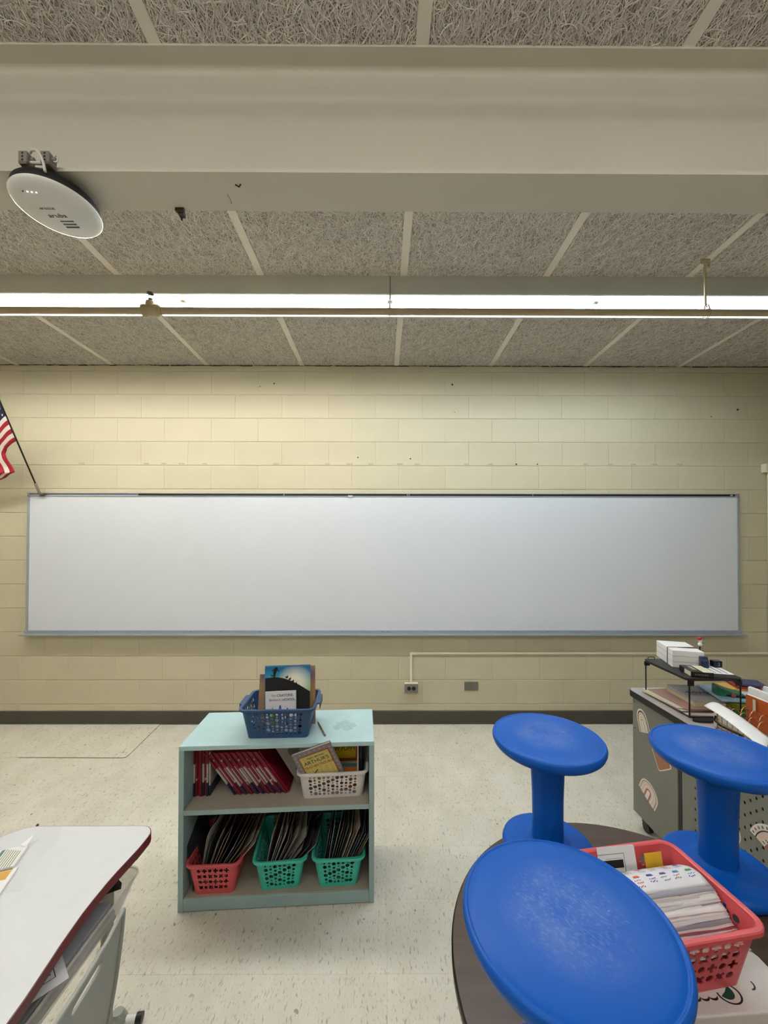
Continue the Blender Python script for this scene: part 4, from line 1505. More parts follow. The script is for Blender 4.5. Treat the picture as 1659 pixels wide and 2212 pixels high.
# modesty panel with staggered holes
mb = MB()
c0, c1, zlo, zhi = -1.24, -.362, .226, .700
pit = .0465
ys = [c0 + .0233 * k for k in range(int((c1 - c0) / .0233) + 1)]
ys[-1] = c1


def plane_S(u, v):
    return Vector((.022, u, v)), Vector((1, 0, 0))


for i in range(len(ys) - 1):
    off = (i % 2) * pit / 2
    vs = [zlo] + [zlo + .028 + off + pit * k for k in range(11) if zlo + .028 + off + pit * k < zhi - .03] + [zhi]
    solid = ys[i + 1] > c1 - .052 or ys[i] < c0 + .03 or (c1 - .205 < ys[i] < c1 - .09)
    holes = {} if solid else {(0, j): ((lambda a: 1 / sqrt((cos(a) / .0042) ** 2 + (sin(a) / .0068) ** 2)), 10) for j in range(1, len(vs) - 2)}
    perf(mb, plane_S, [ys[i + 1], ys[i]], vs, holes, .0025)
mb.build('perforated_panel', M_DESK, t)
MB().box(.040, .66, c0, c1 - .01, .23, .70).build('dark_backing', mat('desk_inside_shade', '1C1C1C', .7), t)  # added dark backing: its black stands in for shade behind the holes
for x, y in ((.060, -.075), (.60, -.075), (.060, -.300), (.60, -1.2), (.06, -1.2)):
    mb = MB()
    mb.tube([(x - .012, y, .027), (x + .012, y, .027)], .027, 18)
    mb.box(x - .018, x + .018, y - .02, y + .02, .045, .060)
    mb.tube([(x, y, .058), (x, y, .088)], .007, 8)
    mb.build('caster', M_BLACK, t)


def sticker(pts_fn, bands, x, name):
    """Concentric flat bands (outermost first), each lying a hair proud of the one before."""
    for i, (sc, m) in enumerate(bands):
        poly = pts_fn(sc)
        mb = MB()
        n = len(poly)
        xx = x - .0004 - .0003 * i
        mb.add([(xx, p[0], p[1]) for p in poly] + [(xx + .0003, p[0], p[1]) for p in poly], [tuple(range(n)), tuple(range(n, 2 * n))[::-1]] + [(k, n + k, n + (k + 1) % n, (k + 1) % n) for k in range(n)])
        o = mb.build(name if i == 0 else 'printed_band', m, t if i == 0 else STK[-1])
        if i == 0:
            STK.append(o)


STK = []
S_W, S_T, S_P, S_D, S_R, S_B = [mat('sticker_' + n, c, .5) for n, c in (('white', 'E4DDD2'), ('tan', 'CBB79B'), ('pink', 'D9BFB2'), ('dark', '3A3330'), ('rose', 'A8605C'), ('brown', 'A2684C'))]


def arch(cy, cz, w, h, rot):
    def f(sc):
        # arch: semi-ellipse over straight legs; the straight base edge is shared
        p = []
        ww = w * sc
        leg = h * .45
        p.append((-ww, 0))
        p.append((ww, 0))
        for i in range(15):
            a = pi * i / 14
            p.append((ww * cos(a), leg + (h - leg) * sc * sin(a)))
        c, s = cos(rot), sin(rot)
        return [(cy + y * c - z * s, cz + y * s + z * c) for y, z in p][::-1]
    return f


def halfmoon(cy, cz, r, rot):
    def f(sc):
        p = [(r * sc * cos(pi * i / 20), r * sc * sin(pi * i / 20)) for i in range(21)]
        c, s = cos(rot), sin(rot)
        return [(cy + y * c - z * s, cz + y * s + z * c) for y, z in p][::-1]
    return f


# the side panel faces -x: its own right (towards us) is -y
sticker(arch(-.125, .552, .042, .116, R(-20)), [(1, S_W), (.86, S_D), (.74, S_P), (.60, S_T), (.52, S_W), (.42, S_T), (.30, S_W), (.20, S_D), (.14, S_W)], .014, 'rainbow_sticker')
sticker(arch(-.133, .220, .066, .096, R(25)), [(1, S_W), (.88, S_D), (.84, S_P), (.70, S_W), (.64, S_P), (.50, S_W), (.40, S_P), (.30, S_R), (.16, S_W)], .014, 'rainbow_sticker')
rect = lambda sc: [(-.242 + sc * (.81 * a + .5 * b), .486 + sc * (-.58 * a + .86 * b)) for a, b in rrect(.105, .105, .012, 3)][::-1]
sticker(rect, [(1, S_W), (.92, S_B)], .014, 'square_sticker')
sticker(lambda sc: [(-.601 + .051 * sc * cos(a), .407 + .051 * sc * sin(a)) for a in [-2 * pi * i / 24 for i in range(24)]], [(1, S_W), (.92, S_R)], .022, 'round_sticker')
sticker(halfmoon(-.790, .436, .105, R(17)), [(1, S_W), (.80, S_D), (.76, S_P), (.56, S_W), (.44, S_R), (.26, S_W)], .022, 'rainbow_sticker')
mb = MB()
for ring, q in ((.48, 9), (.53, 10)):
    for i in range(q):
        a = pi * (i + .7) / (q + .5) + R(18)
        y, z = -.790 + .105 * ring * cos(a), .436 + .105 * ring * sin(a)
        mb.add([(.0195, y + .0022 * cos(b), z + .0032 * sin(b)) for b in [-2 * pi * k / 6 for k in range(6)]], [tuple(range(6))])
mb.build('dot_print', M_INK, STK[-1])['kind'] = 'stuff'
mb = MB()
for i in range(16):
    a = pi * (i + .5) / 16 + R(18)
    r0, r1 = .105 * .85, .105 * .93
    c, s = cos(a), sin(a)
    mb.add([(.0196, -.790 + r * cos(a + d), .436 + r * sin(a + d)) for r, d in ((r0, -.03), (r1, -.03), (r1, .03), (r0, .03))], [(0, 1, 2, 3)])
mb.build('lettering', mat('sticker_lettering', '6A5A50', .6), STK[-1])['kind'] = 'stuff'

# --- things on the desk
DT = 0.7404
t = thing('desk_riser', 'black wire riser shelf standing on the grey desk with boxes on top', 'shelf', (1.53, -1.375, DT), R(0))
RZ = .182
poly = rrect(.262, .300, .022, 4)
MB().prism(poly, RZ - .004, RZ).prism(rrect(.256, .294, .02, 4), RZ - .012, RZ - .004).build('plate', mat('riser_black', '232323', .5, vary=.1), t)
M_WIRE = mat('black_wire', '141214', .4)
for sy in (-1, 1):
    for sx in (-1, 1):
        x, y = sx * .118, sy * .146
        MB().tube([(x, y, .004), (x, y, RZ - .006)], .0034, 8).build('leg', M_WIRE, t)
        bev(MB().prism([(x - sx * .022, y - .004), (x + sx * .008, y - .004), (x + sx * .008, y + .004), (x - sx * .022, y + .004)][::(1 if sx > 0 else -1)], RZ - .034, RZ - .012).build('corner_bracket', M_WIRE, t), .003, 1)
for sx in (-1, 1):
    MB().tube([(sx * .118, -.146, .0045), (sx * .118, .146, .0045)], .0034, 8).build('floor_bar', M_WIRE, t)
MB().tube([(-.118, -.146, .006), (-.075, -.150, .006), (.02, -.152, .006), (.118, -.146, .006)], .0045, 8).build('front_bar', M_WIRE, t)
MB().prism([(-.075 + .045 * cos(a) * 1.2, -.178 + .018 * sin(a)) for a in [2 * pi * i / 20 for i in range(20)]], .0008, .010).build('foot_pad', M_WIRE, t)
MB().tube([(-.110, .140, RZ - .001), (-.110, .140, RZ + .012), (-.075, .140, RZ + .012), (-.075, .140, RZ - .001)], .0022, 6).build('stop_loop', M_WIRE, t)
ZR = DT + RZ + .0004
t = thing('card_pack', 'white block of three index card packs in a rubber band on the riser', 'card pack', (1.548, -1.285, ZR), R(-17))
for k in range(3):
    bev(MB().box(-.067, .067, -.102, .102, .0284 * k, .0284 * k + .0270).build('card_stack', mat('index_cards', 'EDECEC', .6, vary=.03, vscale=600, stretch=(.01, .01, 1)), t), .0008, 1)
MB().box(-.0655, .0655, -.1005, .1005, .0271, .0283).box(-.0655, .0655, -.1005, .1005, .0555, .0567).build('gap_shade', mat('gap_shade_grey', '5A5A5C', .7), t)  # added dark strips that paint the shade in the gaps between packs
mb = MB()
for a, b in (((-.068, -.045, 0), (-.068, -.045, .0845)), ((-.068, -.045, .0848), (.068, -.01, .0848)), ((.068, -.01, .0848), (.068, -.01, 0)), ((-.02, -.038, .0852), (.068, -.03, .0852))):
    mb.tube([a, b], .0022, 5)
mb.build('rubber_band', mat('rubber_brown', '6E4E38', .7), t)
M_CBLK = mat('box_black', '17171A', .35)
t = thing('card_box', 'flat black and cream card box at the front corner of the riser', 'box', (1.492, -1.462, ZR), R(-13))
bev(MB().box(-.046, .046, -.052, .052, 0, .024).build('box_body', M_CBLK, t), .0008, 1)
MB().box(-.0463, -.0459, -.050, .004, .002, .022).build('side_label', mat('cream_label', 'DDD7B4', .5), t)
MB().box(.004, .046, -.052, .052, .0241, .0245).build('top_print', mat('cream_label', 'DDD7B4', .5), t)
MB().box(-.022, -.004, -.02, .04, .0241, .0245).build('picture_print', mat('picture_green', '7FA28E', .5, c2='B7726A', vscale=60), t)
mb = MB()
for q in range(7):
    mb.box(-.030 + .008 * q, -.025 + .008 * q, -.0525, -.0521, .008, .015)
mb.build('lettering', mat('dim_print', '6B6B70', .6), t)
t = thing('card_tray', 'low white printed card box beside the black one on the riser', 'box', (1.590, -1.455, ZR), R(-12))
bev(MB().box(-.042, .046, -.062, .058, 0, .016).build('box_body', mat('tray_grey', '55565A', .5), t), .0008, 1)
MB().box(-.040, .044, -.060, .056, .0161, .0165).build('top_card', M_PAPER, t)
mb = MB()
for q in range(3):
    mb.box(-.028 + .024 * q, -.024 + .024 * q, -.05, .05, .0166, .0169)
mb.build('black_lines', M_INK, t)
M_NAVY = mat('navy_plastic', '16264F', .35)
t = thing('tape_dispenser', 'navy blue tape dispenser behind the card boxes on the riser', 'tape dispenser', (1.585, -1.375, ZR), R(70))
bev(MB().flat([(-.055, 0), (.055, 0), (.055, .030), (.020, .032), (-.006, .060), (-.038, .068), (-.055, .050)], -.016, .016).build('body', M_NAVY, t), .004, 2)
t = thing('cube_block', 'small navy cube with the number 2 on the riser', 'block', (1.634, -1.408, ZR + .017), R(-8))
bev(MB().box(-.019, .019, -.016, .016, 0, .030).build('cube', mat('dark_navy', '141C33', .3), t), .003, 2)
text('2', .022, mat('pale_blue_print', '93A4C8', .5), t, (.003, -.0163, .015))
t = thing('pen', 'novelty pen with a red and white topper standing in the navy dispenser on the riser', 'pen', (1.600, -1.350, ZR + .060), R(10))
MB().tube([(0, 0, -.006), (.006, 0, .046)], .0034, 8).build('barrel', M_BLACK, t)
mb = MB()
for p, r in (((.006, 0, .050), .010), ((.010, .002, .066), .008)):
    mb.M = Matrix.Translation(p)
    mb.lathe([(r * sin(a), -r * cos(a)) for a in [pi * i / 8 for i in range(9)]], 12, cap0=False, cap1=False)
mb.build('white_bead', M_PAPER, t)
mb = MB()
for p, r in (((.003, 0, .078), .009), ((.012, .001, .082), .006)):
    mb.M = Matrix.Translation(p)
    mb.lathe([(r * sin(a), -r * cos(a)) for a in [pi * i / 8 for i in range(9)]], 12, cap0=False, cap1=False)
mb.build('red_tuft', M_RED, t)
MB().tube([(.006, 0, .050), (.030, 0, .056), (.036, 0, .062)], .0022, 6).build('arm', mat('tan_wood', '8F7B5E', .6), t)

# papers and books under the riser
zp = DT + .0004


def paper(name, label, cat, cx, cy, w, d, rz, z, th, m, group=None, warp=0.0, sub=10):
    mb = MB()
    vs, fs = [], []
    for lay in (0, 1):
        for i in range(sub + 1):
            for j in range(sub + 1):
                u, v = i / sub - .5, j / sub - .5
                vs.append((u * w, v * d, lay * th + warp * ((abs(u) * 2) ** 3 * .6 + (abs(v) * 2) ** 3 * .4 * (1 if v < 0 else .2))))
    n = (sub + 1) ** 2
    for i in range(sub):
        for j in range(sub):
            a = i * (sub + 1) + j
            fs.append((a, a + sub + 1, a + sub + 2, a + 1)[::-1])
            fs.append((n + a, n + a + sub + 1, n + a + sub + 2, n + a + 1))
    for e in range(sub):
        for a, b in ((e, e + 1), ((e + 1) * (sub + 1) + sub, e * (sub + 1) + sub)) + (((e + 1) * (sub + 1), e * (sub + 1)), (sub * (sub + 1) + e, sub * (sub + 1) + e + 1)):
            fs.append((a, b, n + b, n + a))
    mb.add(vs, fs, 0, False)
    o = mb.build(name, m, None, (cx, cy, z), (0, 0, rz))
    return tag(o, label, cat, group)


M_MAN = mat('manila', 'D9CBA8', .7, vary=.04)
M_ROSE = mat('rose_folder', 'B58F84', .6, vary=.04)
M_PLUM = mat('plum_folder', '6B3A3C', .6)
paper('paper', 'white sheet sticking out at the very bottom of the pile under the riser', 'paper', 1.548, -1.372, .230, .255, R(-6), zp, .003, M_PAPER, warp=.001)
paper('folder', 'plum folder low in the pile under the riser', 'folder', 1.530, -1.352, .235, .25, R(-4), zp + .0042, .003, M_PLUM, warp=.001)
paper('envelope', 'cream envelope jutting left from the pile under the riser', 'envelope', 1.496, -1.345, .185, .25, R(4), zp + .0085, .003, M_MAN, warp=.002)
paper('envelope', 'second cream envelope, curled at its edge, jutting left under the riser', 'envelope', 1.499, -1.330, .185, .25, R(1), zp + .0136, .003, mat('pale_manila', 'E3DACA', .7), warp=.0025)
paper('folder', 'dusty pink folder under the grey spiral book, below the riser', 'folder', 1.536, -1.350, .215, .255, R(3), zp + .0195, .003, M_ROSE, warp=.001)
paper('book', 'thick cream workbook under the grey spiral book, below the riser', 'book', 1.567, -1.360, .140, .20, R(-3), zp + .0237, .018, mat('cream_book', 'C2B496', .6, vary=.06, vscale=200, stretch=(.1, .1, 6)))
t = thing('spiral_book', 'grey spiral-bound book with dark handwriting on top of the pile under the riser', 'book', (1.575, -1.355, zp + .0422), R(-5))
MB().box(-.074, .080, -.098, .100, 0, .010).build('pages', mat('grey_cover', 'A7A6A4', .5, vary=.05), t)
mb = MB()
for k in range(22):
    x = -.070 + .0066 * k
    mb.tube([(x, .100 + .004 * cos(a), .006 + .006 * sin(a)) for a in [2 * pi * i / 8 for i in range(8)]], .0007, 4, closed=True)
mb.build('spiral', M_STEEL, t)['kind'] = 'stuff'
mb = MB()
for k in range(13):
    x = -.045 + .0085 * k
    h = .013 + .008 * ((k * 7) % 3)
    mb.M = Matrix.Translation((x, .0, .0101)) @ Matrix.Rotation(R(-25 + 12 * (k % 4)), 4, 'Z')
    mb.box(-.0022, .0022, -h / 2, h / 2, 0, .0003)
mb.M = None
mb.box(-.03, .06, -.024, -.021, .0101, .0104)
mb.build('handwriting', mat('blue_ink', '23263A', .6), t)

# colourful stack behind the wire basket
t = thing('pencil_case', 'green and yellow plastic pencil case at the bottom of the colourful stack on the desk', 'case', (1.735, -1.455, DT + .0003), R(3))
bev(MB().box(-.085, .095, -.055, .055, 0, .030).build('case_body', mat('bright_green', '2F8A3A', .4), t), .006, 2)
bev(MB().box(-.085, .095, -.053, .055, .0305, .052).build('case_lid', mat('olive_yellow', '8A8A1F', .4), t), .004, 2)
MB().box(-.035, .035, -.064, -.0555, .018, .026).build('latch', mat('yellow_latch', 'E3C42E', .4), t)
t = thing('plastic_folder', 'pale blue clear plastic wallet lying across the colourful stack on the desk', 'folder', (1.735, -1.405, DT + .056), R(-12))
bev(MB().box(-.115, .12, -.095, .105, 0, .010).build('wallet', mat('wallet_blue', '8CB9D2', .25, c2='A9C7DA'), t), .003, 2)
t = thing('supply_box', 'dark green box with a red spot on the blue wallet on the desk', 'box', (1.688, -1.415, DT + .0665), R(-22))
bev(MB().flat([(-.055, 0), (.055, 0), (.055, .012), (.0, .022), (-.050, .040), (-.055, .034)], -.035, .035).build('box_body', mat('deep_green', '1E7A55', .4), t), .003, 2)
MB().box(-.02, .05, -.0358, -.0352, .002, .010).build('dark_slot', M_INK, t)
MB().flat(disc(.004, .011, .009, 14), -.044, -.0352).build('red_spot', mat('red_spot', 'B84B4F', .5), t)
for i, (dx, dy, w, d, rz, th, c, l) in enumerate(((.055, -.005, .13, .17, -8, .006, 'D8D6DC', 'white printed booklet on the blue wallet on the desk'), (.025, .060, .11, .09, 6, .010, 'E0B055', 'orange and yellow booklet at the back of the colourful stack'),
                                                  (.075, .055, .10, .10, -14, .013, '9C2F38', 'dark red booklet at the back of the colourful stack'), (.095, .045, .11, .09, -20, .016, '3B3F63', 'navy booklet behind the red one in the colourful stack'))):
    paper('booklet', l, 'booklet', 1.745 + dx, -1.405 + dy, w, d, R(rz), DT + .0665 + (0, .0065, .017, .0305)[i], th if i == 0 else .009, mat('booklet_%d' % i, c, .5), warp=.0)

# wire file basket with files and a drooping sheet
t = thing('wire_basket', 'copper wire file basket holding orange and white files on the desk', 'basket', (1.560, -1.785, DT + .0005), R(0))
M_COP = mat('copper_wire', 'D9A07A', .25, .8)
M_GOLD = mat('brass_wire', 'A08550', .3, .9)
W2, D2 = .125, .165
mb = MB()
for z in (.003, .040, .082):
    mb.tube([(x, y, z) for x, y in rrect(2 * W2, 2 * D2, .02, 4)], .0017, 6, closed=True)
for k in range(9):
    x = -W2 + .02 + (2 * W2 - .04) * k / 8
    for y in (-D2, D2):
        mb.tube([(x, y, .003), (x, y, .082)], .0014, 5)
for k in range(13):
    y = -D2 + .02 + (2 * D2 - .04) * k / 12
    mb.tube([(-W2, y, .082), (-W2, y, .003), (W2, y, .003), (W2, y, .082)], .0014, 5)
mb.build('wire_frame', M_GOLD, t)
for row, x in ((0, -.070), (1, -.005)):
    for k in range(7):
        y = .155 - .040 * k - .02 * row
        MB().tube([(x + .026 * cos(a), y + .006 * sin(a), .060 + .044 * sin(a)) for a in [pi * i / 10 for i in range(11)]], .0017, 6).build('divider_loop', M_COP, t)
M_ORG = mat('orange_board', 'B4531E', .5, vary=.08, vscale=10)
for nm, lab, m, x, y, w, h, rz in (('file', 'orange file with white edges standing in the wire basket on the desk', M_ORG, 1.600, -1.600, .30, .134, -88),
                                   ('file', 'white file standing behind the orange one on the desk', M_PAPER, 1.648, -1.560, .30, .152, -88),
                                   ('file', 'second white file, furthest back in the wire basket on the desk', mat('blue_white_paper', 'DADFE6', .6), 1.676, -1.600, .28, .168, -88)):
    t2 = thing(nm, lab, 'file', (x, y, DT + .006), R(rz), None if m == M_ORG else 'files in the wire basket')
    MB().box(0, w, -.002, .002, 0, h).build('cover', m, t2)
    MB().box(0, w, .0024, .010, .002, h + .002).build('pages', M_PAPER, t2)
tag(MB().flat([(0, 0), (.012, 0), (.012, .05), (0, .05)], -.0006, 0).build('index_tab', mat('tab_cream', 'C9C2AE', .6), None, (1.590, -1.640, DT + .085), (0, 0, R(-88))), 'small cream index tab among the copper loops on the desk', 'tab')
mb = MB()
a, b, c, d = Vector((1.362, -1.660, .862)), Vector((1.440, -1.645, .862)), Vector((1.398, -1.905, .842)), Vector((1.300, -1.985, .842))
vs = []
for i in range(13):
    f = i / 12
    l, r_ = a.lerp(d, f), b.lerp(c, f)
    for j in range(7):
        g = j / 6
        p = l.lerp(r_, g)
        p.z += .010 * sin(pi * g) * (1 - .6 * f) - .006 * max(0, .25 - f) * 4 * (.3 + .7 * (1 - g)) + .012 * sin(pi * min(1, f * 1.1)) * .4
        vs.append(p)
mb.add(vs, [(i * 7 + j, i * 7 + j + 1, (i + 1) * 7 + j + 1, (i + 1) * 7 + j)[::-1] for i in range(12) for j in range(6)], 0, True)
o = mb.build('paper', M_PAPER)
o.modifiers.new('thickness', 'SOLIDIFY').thickness = .0005
tag(o, 'long white sheet drooping over the wire basket towards the blue stool', 'paper')
t = thing('paper_holder', 'low white holder with a black curved line beside the wire basket on the desk', 'holder', (1.478, -1.655, DT + .0005), R(-70))
bev(MB().box(-.06, .06, -.004, .004, 0, .062).build('plate', M_CARD, t), .002, 1)
MB().tube([(-.05, -.006, .05), (-.055, -.006, .03), (-.035, -.006, .016), (.05, -.006, .006)], .004, 6).build('black_line', M_INK, t)

# ------------------------------------------------------------------ student desk at lower left
SZ = .660
M_DESKTOP = mat('white_laminate', 'D3D5D8', .42, vary=.015, vscale=30)
M_MAROON = mat('maroon_edge', '6E1F26', .4, vary=.06)
outline = [(-.7125, -2.24), (-.704, -2.16), (-.7035, -2.125)] + [(-.7475 + .044 * cos(a), -2.117 + .044 * sin(a)) for a in [R(0 + 15 * k) for k in range(7)]] + [(-1.080, -2.074), (-1.108, -2.082), (-1.135, -2.103), (-1.160, -2.132), (-1.20, -2.20), (-1.27, -2.33), (-1.30, -2.50), (-1.30, -2.80), (-.675, -2.80), (-.682, -2.66), (-.690, -2.57), (-.693, -2.53), (-.700, -2.48), (-.708, -2.425), (-.7145, -2.36), (-.7155, -2.32), (-.715, -2.28)]
DC = Vector((-.99, -2.42, 0))
loc_ = [(x - DC.x, y - DC.y) for x, y in outline]
t = thing('student_desk', 'white topped student desk with a dark red edge band, lower left', 'desk', DC)
inset = []
n = len(loc_)
for i in range(n):
    a, b, c = Vector(loc_[i - 1]), Vector(loc_[i]), Vector(loc_[(i + 1) % n])
    tg = (c - a).normalized()
    inset.append((b.x - tg.y * .0022, b.y + tg.x * .0022))
MB().prism(inset, SZ - .003, SZ).build('desktop', M_DESKTOP, t)
bev(MB().prism(loc_, SZ - .026, SZ - .0008).build('edge_band', M_MAROON, t), .003, 2)
MB().tube([(-1.087 - DC.x, -2.0735 - DC.y, SZ - .012), (-1.080 - DC.x, -2.068 - DC.y, SZ + .001)], .0035, 6).build('loose_band_end', M_MAROON, t)
MB().box(-.728 - DC.x, -.712 - DC.x, -2.160 - DC.y, -2.138 - DC.y, SZ - .036, SZ - .0262).build('edge_clip', M_MAROON, t)
M_GLEG = mat('grey_leg', '9A9C95', .45, .3)
for x, y in ((-.845, -2.040 - .05), (-1.20, -2.40), (-.80, -2.74)):
    o = MB().tube([(x - DC.x, y - DC.y, .035), (x - DC.x, y - DC.y, SZ - .027)], .0165, 14).build('leg', M_GLEG, t)
    if x == -.845:
        MB().tube([(x - DC.x, y + .052 - DC.y, .045), (x - DC.x, y + .05 - DC.y, .02)], [.016, .030], 14).build('foot_sleeve', M_GLEG, o)
        MB().tube([(x - DC.x, y + .05 - DC.y, .014), (-.786 - DC.x, y + .060 - DC.y, .014)], .0125, 12).build('foot_bar', M_WHITE, o)
        MB().tube([(-.790 - DC.x, y + .059 - DC.y, .014), (-.772 - DC.x, y + .062 - DC.y, .014)], .0145, 12).build('foot_cap', M_BLACK, o)
        MB().tube([(x - DC.x, y - DC.y, .035), (x - DC.x, y + .05 - DC.y, .016)], .0155, 12).build('foot_link', M_GLEG, o)
    else:
        MB().tube([(x - DC.x, y - DC.y, 0), (x - DC.x, y - DC.y, .036)], .021, 14).build('foot', M_BLACK, o)
# storage tray under the top
M_TRAY = clear_plastic('clear_tray_plastic', 'E0D8D2', .28, .25)
mb = MB()
tw, td = .37, .62
for k, zz in enumerate((0, 1)):
    pass
oR, iR = rrect(tw, td, .03, 5), rrect(tw - .005, td - .005, .028, 5)
bR = rrect(tw - .06, td - .06, .03, 5)
n = len(oR)
vs = [(x, y, .085) for x, y in oR] + [(x, y, 0) for x, y in bR]
mb.add(vs, [(n + i, n + (i + 1) % n, (i + 1) % n, i) for i in range(n)] + [tuple(range(n, 2 * n))], 0, False)
tr = mb.build('tray', M_TRAY, t, (-.905 - DC.x, -2.43 - DC.y, .486))
tr.modifiers.new('thickness', 'SOLIDIFY').thickness = .003
MB().tube([(x, y, .085) for x, y in oR], .0035, 6, closed=True).build('rim', M_TRAY, tr)
MB().box(-.16, -.15, -.2, .2, .086, .147).box(.10, .11, -.2, .2, .086, .147).build('tray_rail', M_GLEG, tr)
# what lies in the tray
zt_ = .4905
t2 = thing('worksheet', 'framed form worksheet sticking out of the clear tray under the student desk', 'worksheet', (-.828, -2.306, .5775), 0, rot=(0, 0, R(-41)))
MB().box(-.005, .174, -.235, .0, 0, .0006).build('sheet', M_PAPER, t2)
mb = MB()
for a, b, c, d in ((.0, .150, -.020, -.0185), (.1485, .150, -.215, -.0185), (.015, .0165, -.215, -.03)):
    mb.box(a, b, c, d, .0007, .0009)
for q in (.095, .132):
    mb.box(q, q + .0013, -.15, -.040, .0007, .0009)
mb.build('frame_print', M_INK, t2)
mb = MB()
for q in range(8):
    mb.box(.098 + .005 * q, .1015 + .005 * q, -.032, -.0255, .0007, .0009)
mb.build('small_print', M_GREY_LINE, t2)['kind'] = 'stuff'
for i in range(5):
    o = bev(MB().box(-.135, .140, -.20, .17, 0, .0105).build('notebook', mat('notebook_grey_%d' % i, ('8D8F93', 'A5A6AA', '85878C', '9A9BA0', 'A8A9AE')[i], .6, vary=.06, vscale=200, stretch=(.1, .1, 4)), None, (-.892 + .004 * (i % 2), -2.36 - .004 * i, zt_ + .0112 * i), (0, 0, R((-1.5, 1, -.5, 1.5, 0)[i]))), .001, 1)
    tag(o, ORD[i] + ' grey notebook from the bottom of the stack in the clear tray', 'notebook', 'notebooks in the clear tray')
t2 = thing('binder_clip', 'dark binder clip with wire arms at the far corner of the clear tray', 'clip', (-.775, -2.170, .549), R(30))
bev(MB().flat([(-.022, 0), (.022, 0), (.010, .020), (-.010, .020)], -.012, .012).build('clip_body', M_BLACK, t2), .001, 1)
for s in (-1, 1):
    MB().tube([(s * .004 - .008, 0, .018), (s * .010 - .008, .004, .036), (s * .010 + .006, .004, .036), (s * .004 + .008, 0, .018)], .0012, 6).build('wire_arm', M_STEEL, t2)

# plastic-wrapped card pack on the student desk
zk = SZ + .0004
t = thing('wrapped_card_pack', 'clear plastic packet of striped number cards at the left edge of the student desk', 'packet', (-1.035, -2.195, zk), R(110))
MB().box(-.049, .030, -.021, .056, .0005, .009).build('card_stack', M_PAPER, t)
MB().box(-.049, .028, .030, .038, .0091, .0094).build('green_band', mat('band_green', '3E7F6C', .5), t)
mb = MB()
for q in range(7):
    mb.box(-.049, .027 - .003 * q, .024 - .006 * q, .0262 - .006 * q, .0091, .0094)
mb.build('stripes', mat('stripe_olive', '8A8A58', .6), t)
MB().box(-.135, -.052, -.032, .030, .0005, .006).build('second_stack', M_PAPER, t)
MB().box(-.090, -.056, -.022, .030, .0061, .0064).build('yellow_print', mat('print_yellow', 'D9A52C', .5), t)
MB().box(-.0555, -.0525, -.022, .030, .0061, .0066).build('purple_line', mat('print_purple', '5A5072', .5), t)
MB().add([(.020, -.018, .010), (.060, -.022, .018), (.030, -.002, .013)], [(0, 1, 2)]).build('white_corner', M_PAPER, t).modifiers.new('thickness', 'SOLIDIFY').thickness = .0006
film = clear_plastic('clear_film', 'E6E8EA', .06, .06)
mb = MB()
rg = random.Random(8)
K = 18
vs = []
for i in range(K + 1):
    for j in range(K + 1):
        u, v = i / K, j / K
        x, y = -.15 + .26 * u, -.080 + .170 * v
        inside = (-.14 < x < .036 and -.04 < y < .065)
        vs.append((x + .01 * sin(v * 9), y + .01 * sin(u * 7), (.0125 if inside else .002) + abs(.004 * sin(x * 90 + y * 40)) + abs(.003 * sin(y * 120 - x * 60)) * rg.uniform(.5, 1)))
mb.add(vs, [(i * (K + 1) + j, (i + 1) * (K + 1) + j, (i + 1) * (K + 1) + j + 1, i * (K + 1) + j + 1) for i in range(K) for j in range(K)], 0, True)
mb.build('plastic_wrap', film, t)

# neighbouring desk, only its corner in the frame
t = thing('student_desk', 'second student desk beyond the left edge, only a maroon corner in view', 'desk', (-1.672, -2.010, 0))
sq = [(p[0], p[1]) for p in rrect(.52, .46, .06, 6)]
c_, s_ = cos(R(-24)), sin(R(-24))
sq = [(x * c_ - y * s_, x * s_ + y * c_) for x, y in sq]
MB().prism([(x * .99, y * .99) for x, y in sq], SZ - .003, SZ).build('desktop', M_DESKTOP, t)
bev(MB().prism(sq, SZ - .026, SZ - .0008).build('edge_band', M_MAROON, t), .003, 2)
for sx in (-1, 1):
    for sy in (-1, 1):
        MB().tube([(sx * .15, sy * .13, 0), (sx * .15, sy * .13, SZ - .027)], .0165, 12).build('leg', M_GLEG, t)

# ------------------------------------------------------------------ grey shell chair
t = thing('school_chair', 'grey plastic shell chair with a slot in its back, pulled up to the student desk', 'chair', (-.697, -2.665, 0))
M_SHELL = mat('grey_shell', '9B9D97', .5, vary=.03, vscale=4, bump=.08, bscale=500)


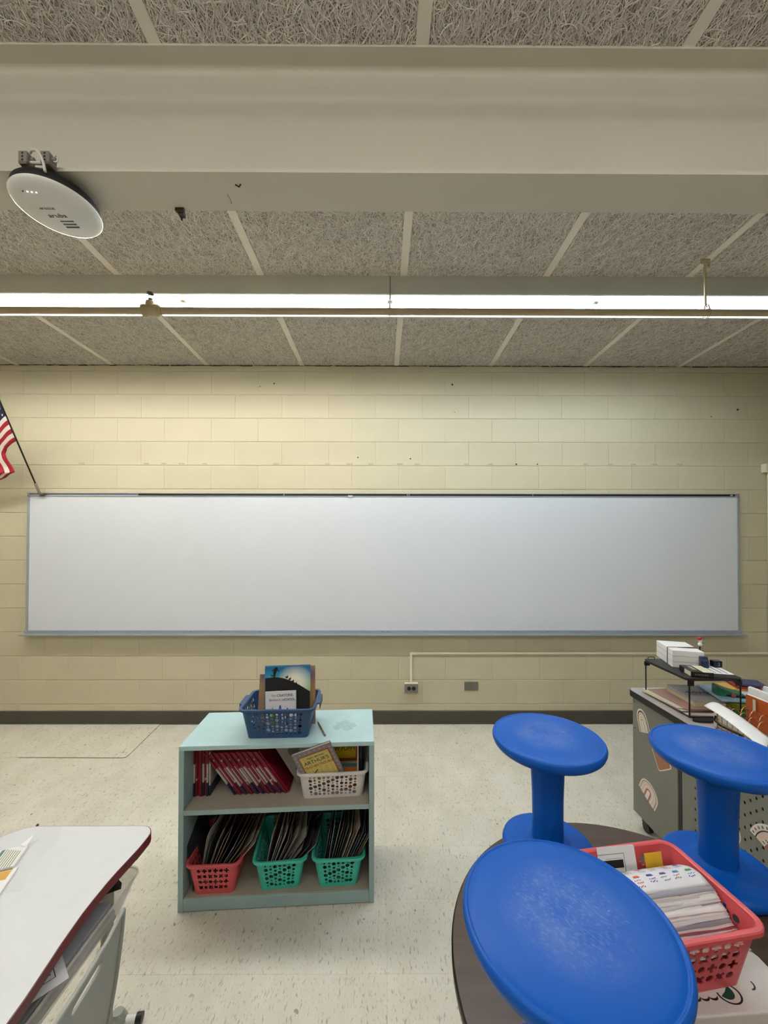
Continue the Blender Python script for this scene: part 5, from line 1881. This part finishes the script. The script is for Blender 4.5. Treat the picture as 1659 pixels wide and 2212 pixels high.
def shell(u, v):
    """u 0..1 from the far edge to the near edge of the back, v 0..1 from the top of the back down to the seat front."""
    y = .182 - .364 * u
    e = 2 * u - 1
    if v < .55:
        f = v / .55
        z = .772 - .345 * f
        x = .172 - .020 * f - .055 * f * f
        z += .014 * max(0, abs(e) - .75) * 4 * (1 - f)             # ears of the back
        w = 1.0 - .03 * sin(pi * f * 1.3) + .035 * f
        x += -.022 * e * e * (1 - f * .3) + .012 * e * e * e * e
    else:
        f = (v - .55) / .45
        a = min(1, f / .25)
        x = .097 - .05 * sin(a * pi / 2) - .32 * max(0, f - .10)
        z = .427 - .028 * sin(min(1, f / .22) * pi / 2) + .012 * f * f
        z += .012 * e * e * (1 - f)
        w = 1.04 + .03 * f
    return Vector((x, y * w, z))


def shell_S(u, v):
    p = shell(u, v)
    a = shell(min(1, u + .004), v) - shell(max(0, u - .004), v)
    b = shell(u, min(1, v + .004)) - shell(u, max(0, v - .004))
    n_ = a.cross(b).normalized()
    return p, (n_ if n_.x < 0 or v > .55 else -n_)


mb = MB()
us = [i / 14 for i in range(15)]
slot_u0, slot_u1 = .155, .400
us = [0, .03, .07, .12, slot_u0, slot_u1, .46, .53, .60, .67, .74, .80, .86, .91, .95, 1]
vs = [0, .010, .022, .066, .15, .2, .27, .34, .41, .47, .52, .56, .60, .64, .68, .74, .82, .9, .96, 1]


def slot(a):
    p, q = .042, .0085
    return ((abs(cos(a)) / p) ** 3 + (abs(sin(a)) / q) ** 3) ** (-1 / 3)


perf(mb, shell_S, us, vs, {(4, 2): (slot, 36)}, .0045, 0, rad=2, sub=2)
for row in (0, 1):                                                # rolled edge all round
    pass
path = [shell(u / 30, 0) for u in range(31)] + [shell(1, v / 40) for v in range(1, 41)] + [shell(1 - u / 20, 1) for u in range(1, 21)] + [shell(0, 1 - v / 40) for v in range(1, 40)]
mb.tube(path, .0042, 8, closed=True)
for i in range(len(mb.sm)):
    mb.sm[i] = True
mb.build('shell', M_SHELL, t)
M_CHROME = mat('chrome', 'B8B8B8', .2, 1.0)
for sy in (-1, 1):
    for x0, x1 in ((.060, .150), (-.16, -.20)):
        o = MB().tube([(x0, sy * .13, .392), (x1, sy * .165, .02)], .0105, 12).build('leg', M_CHROME, t)
        MB().tube([(x1, sy * .165, 0), (x1, sy * .165, .03)], .0145, 12).build('foot', M_BLACK, o)
for x in (.060, -.16):
    MB().tube([(x, -.13, .390), (x, .13, .390)], .0105, 12).build('seat_rail', M_CHROME, t)
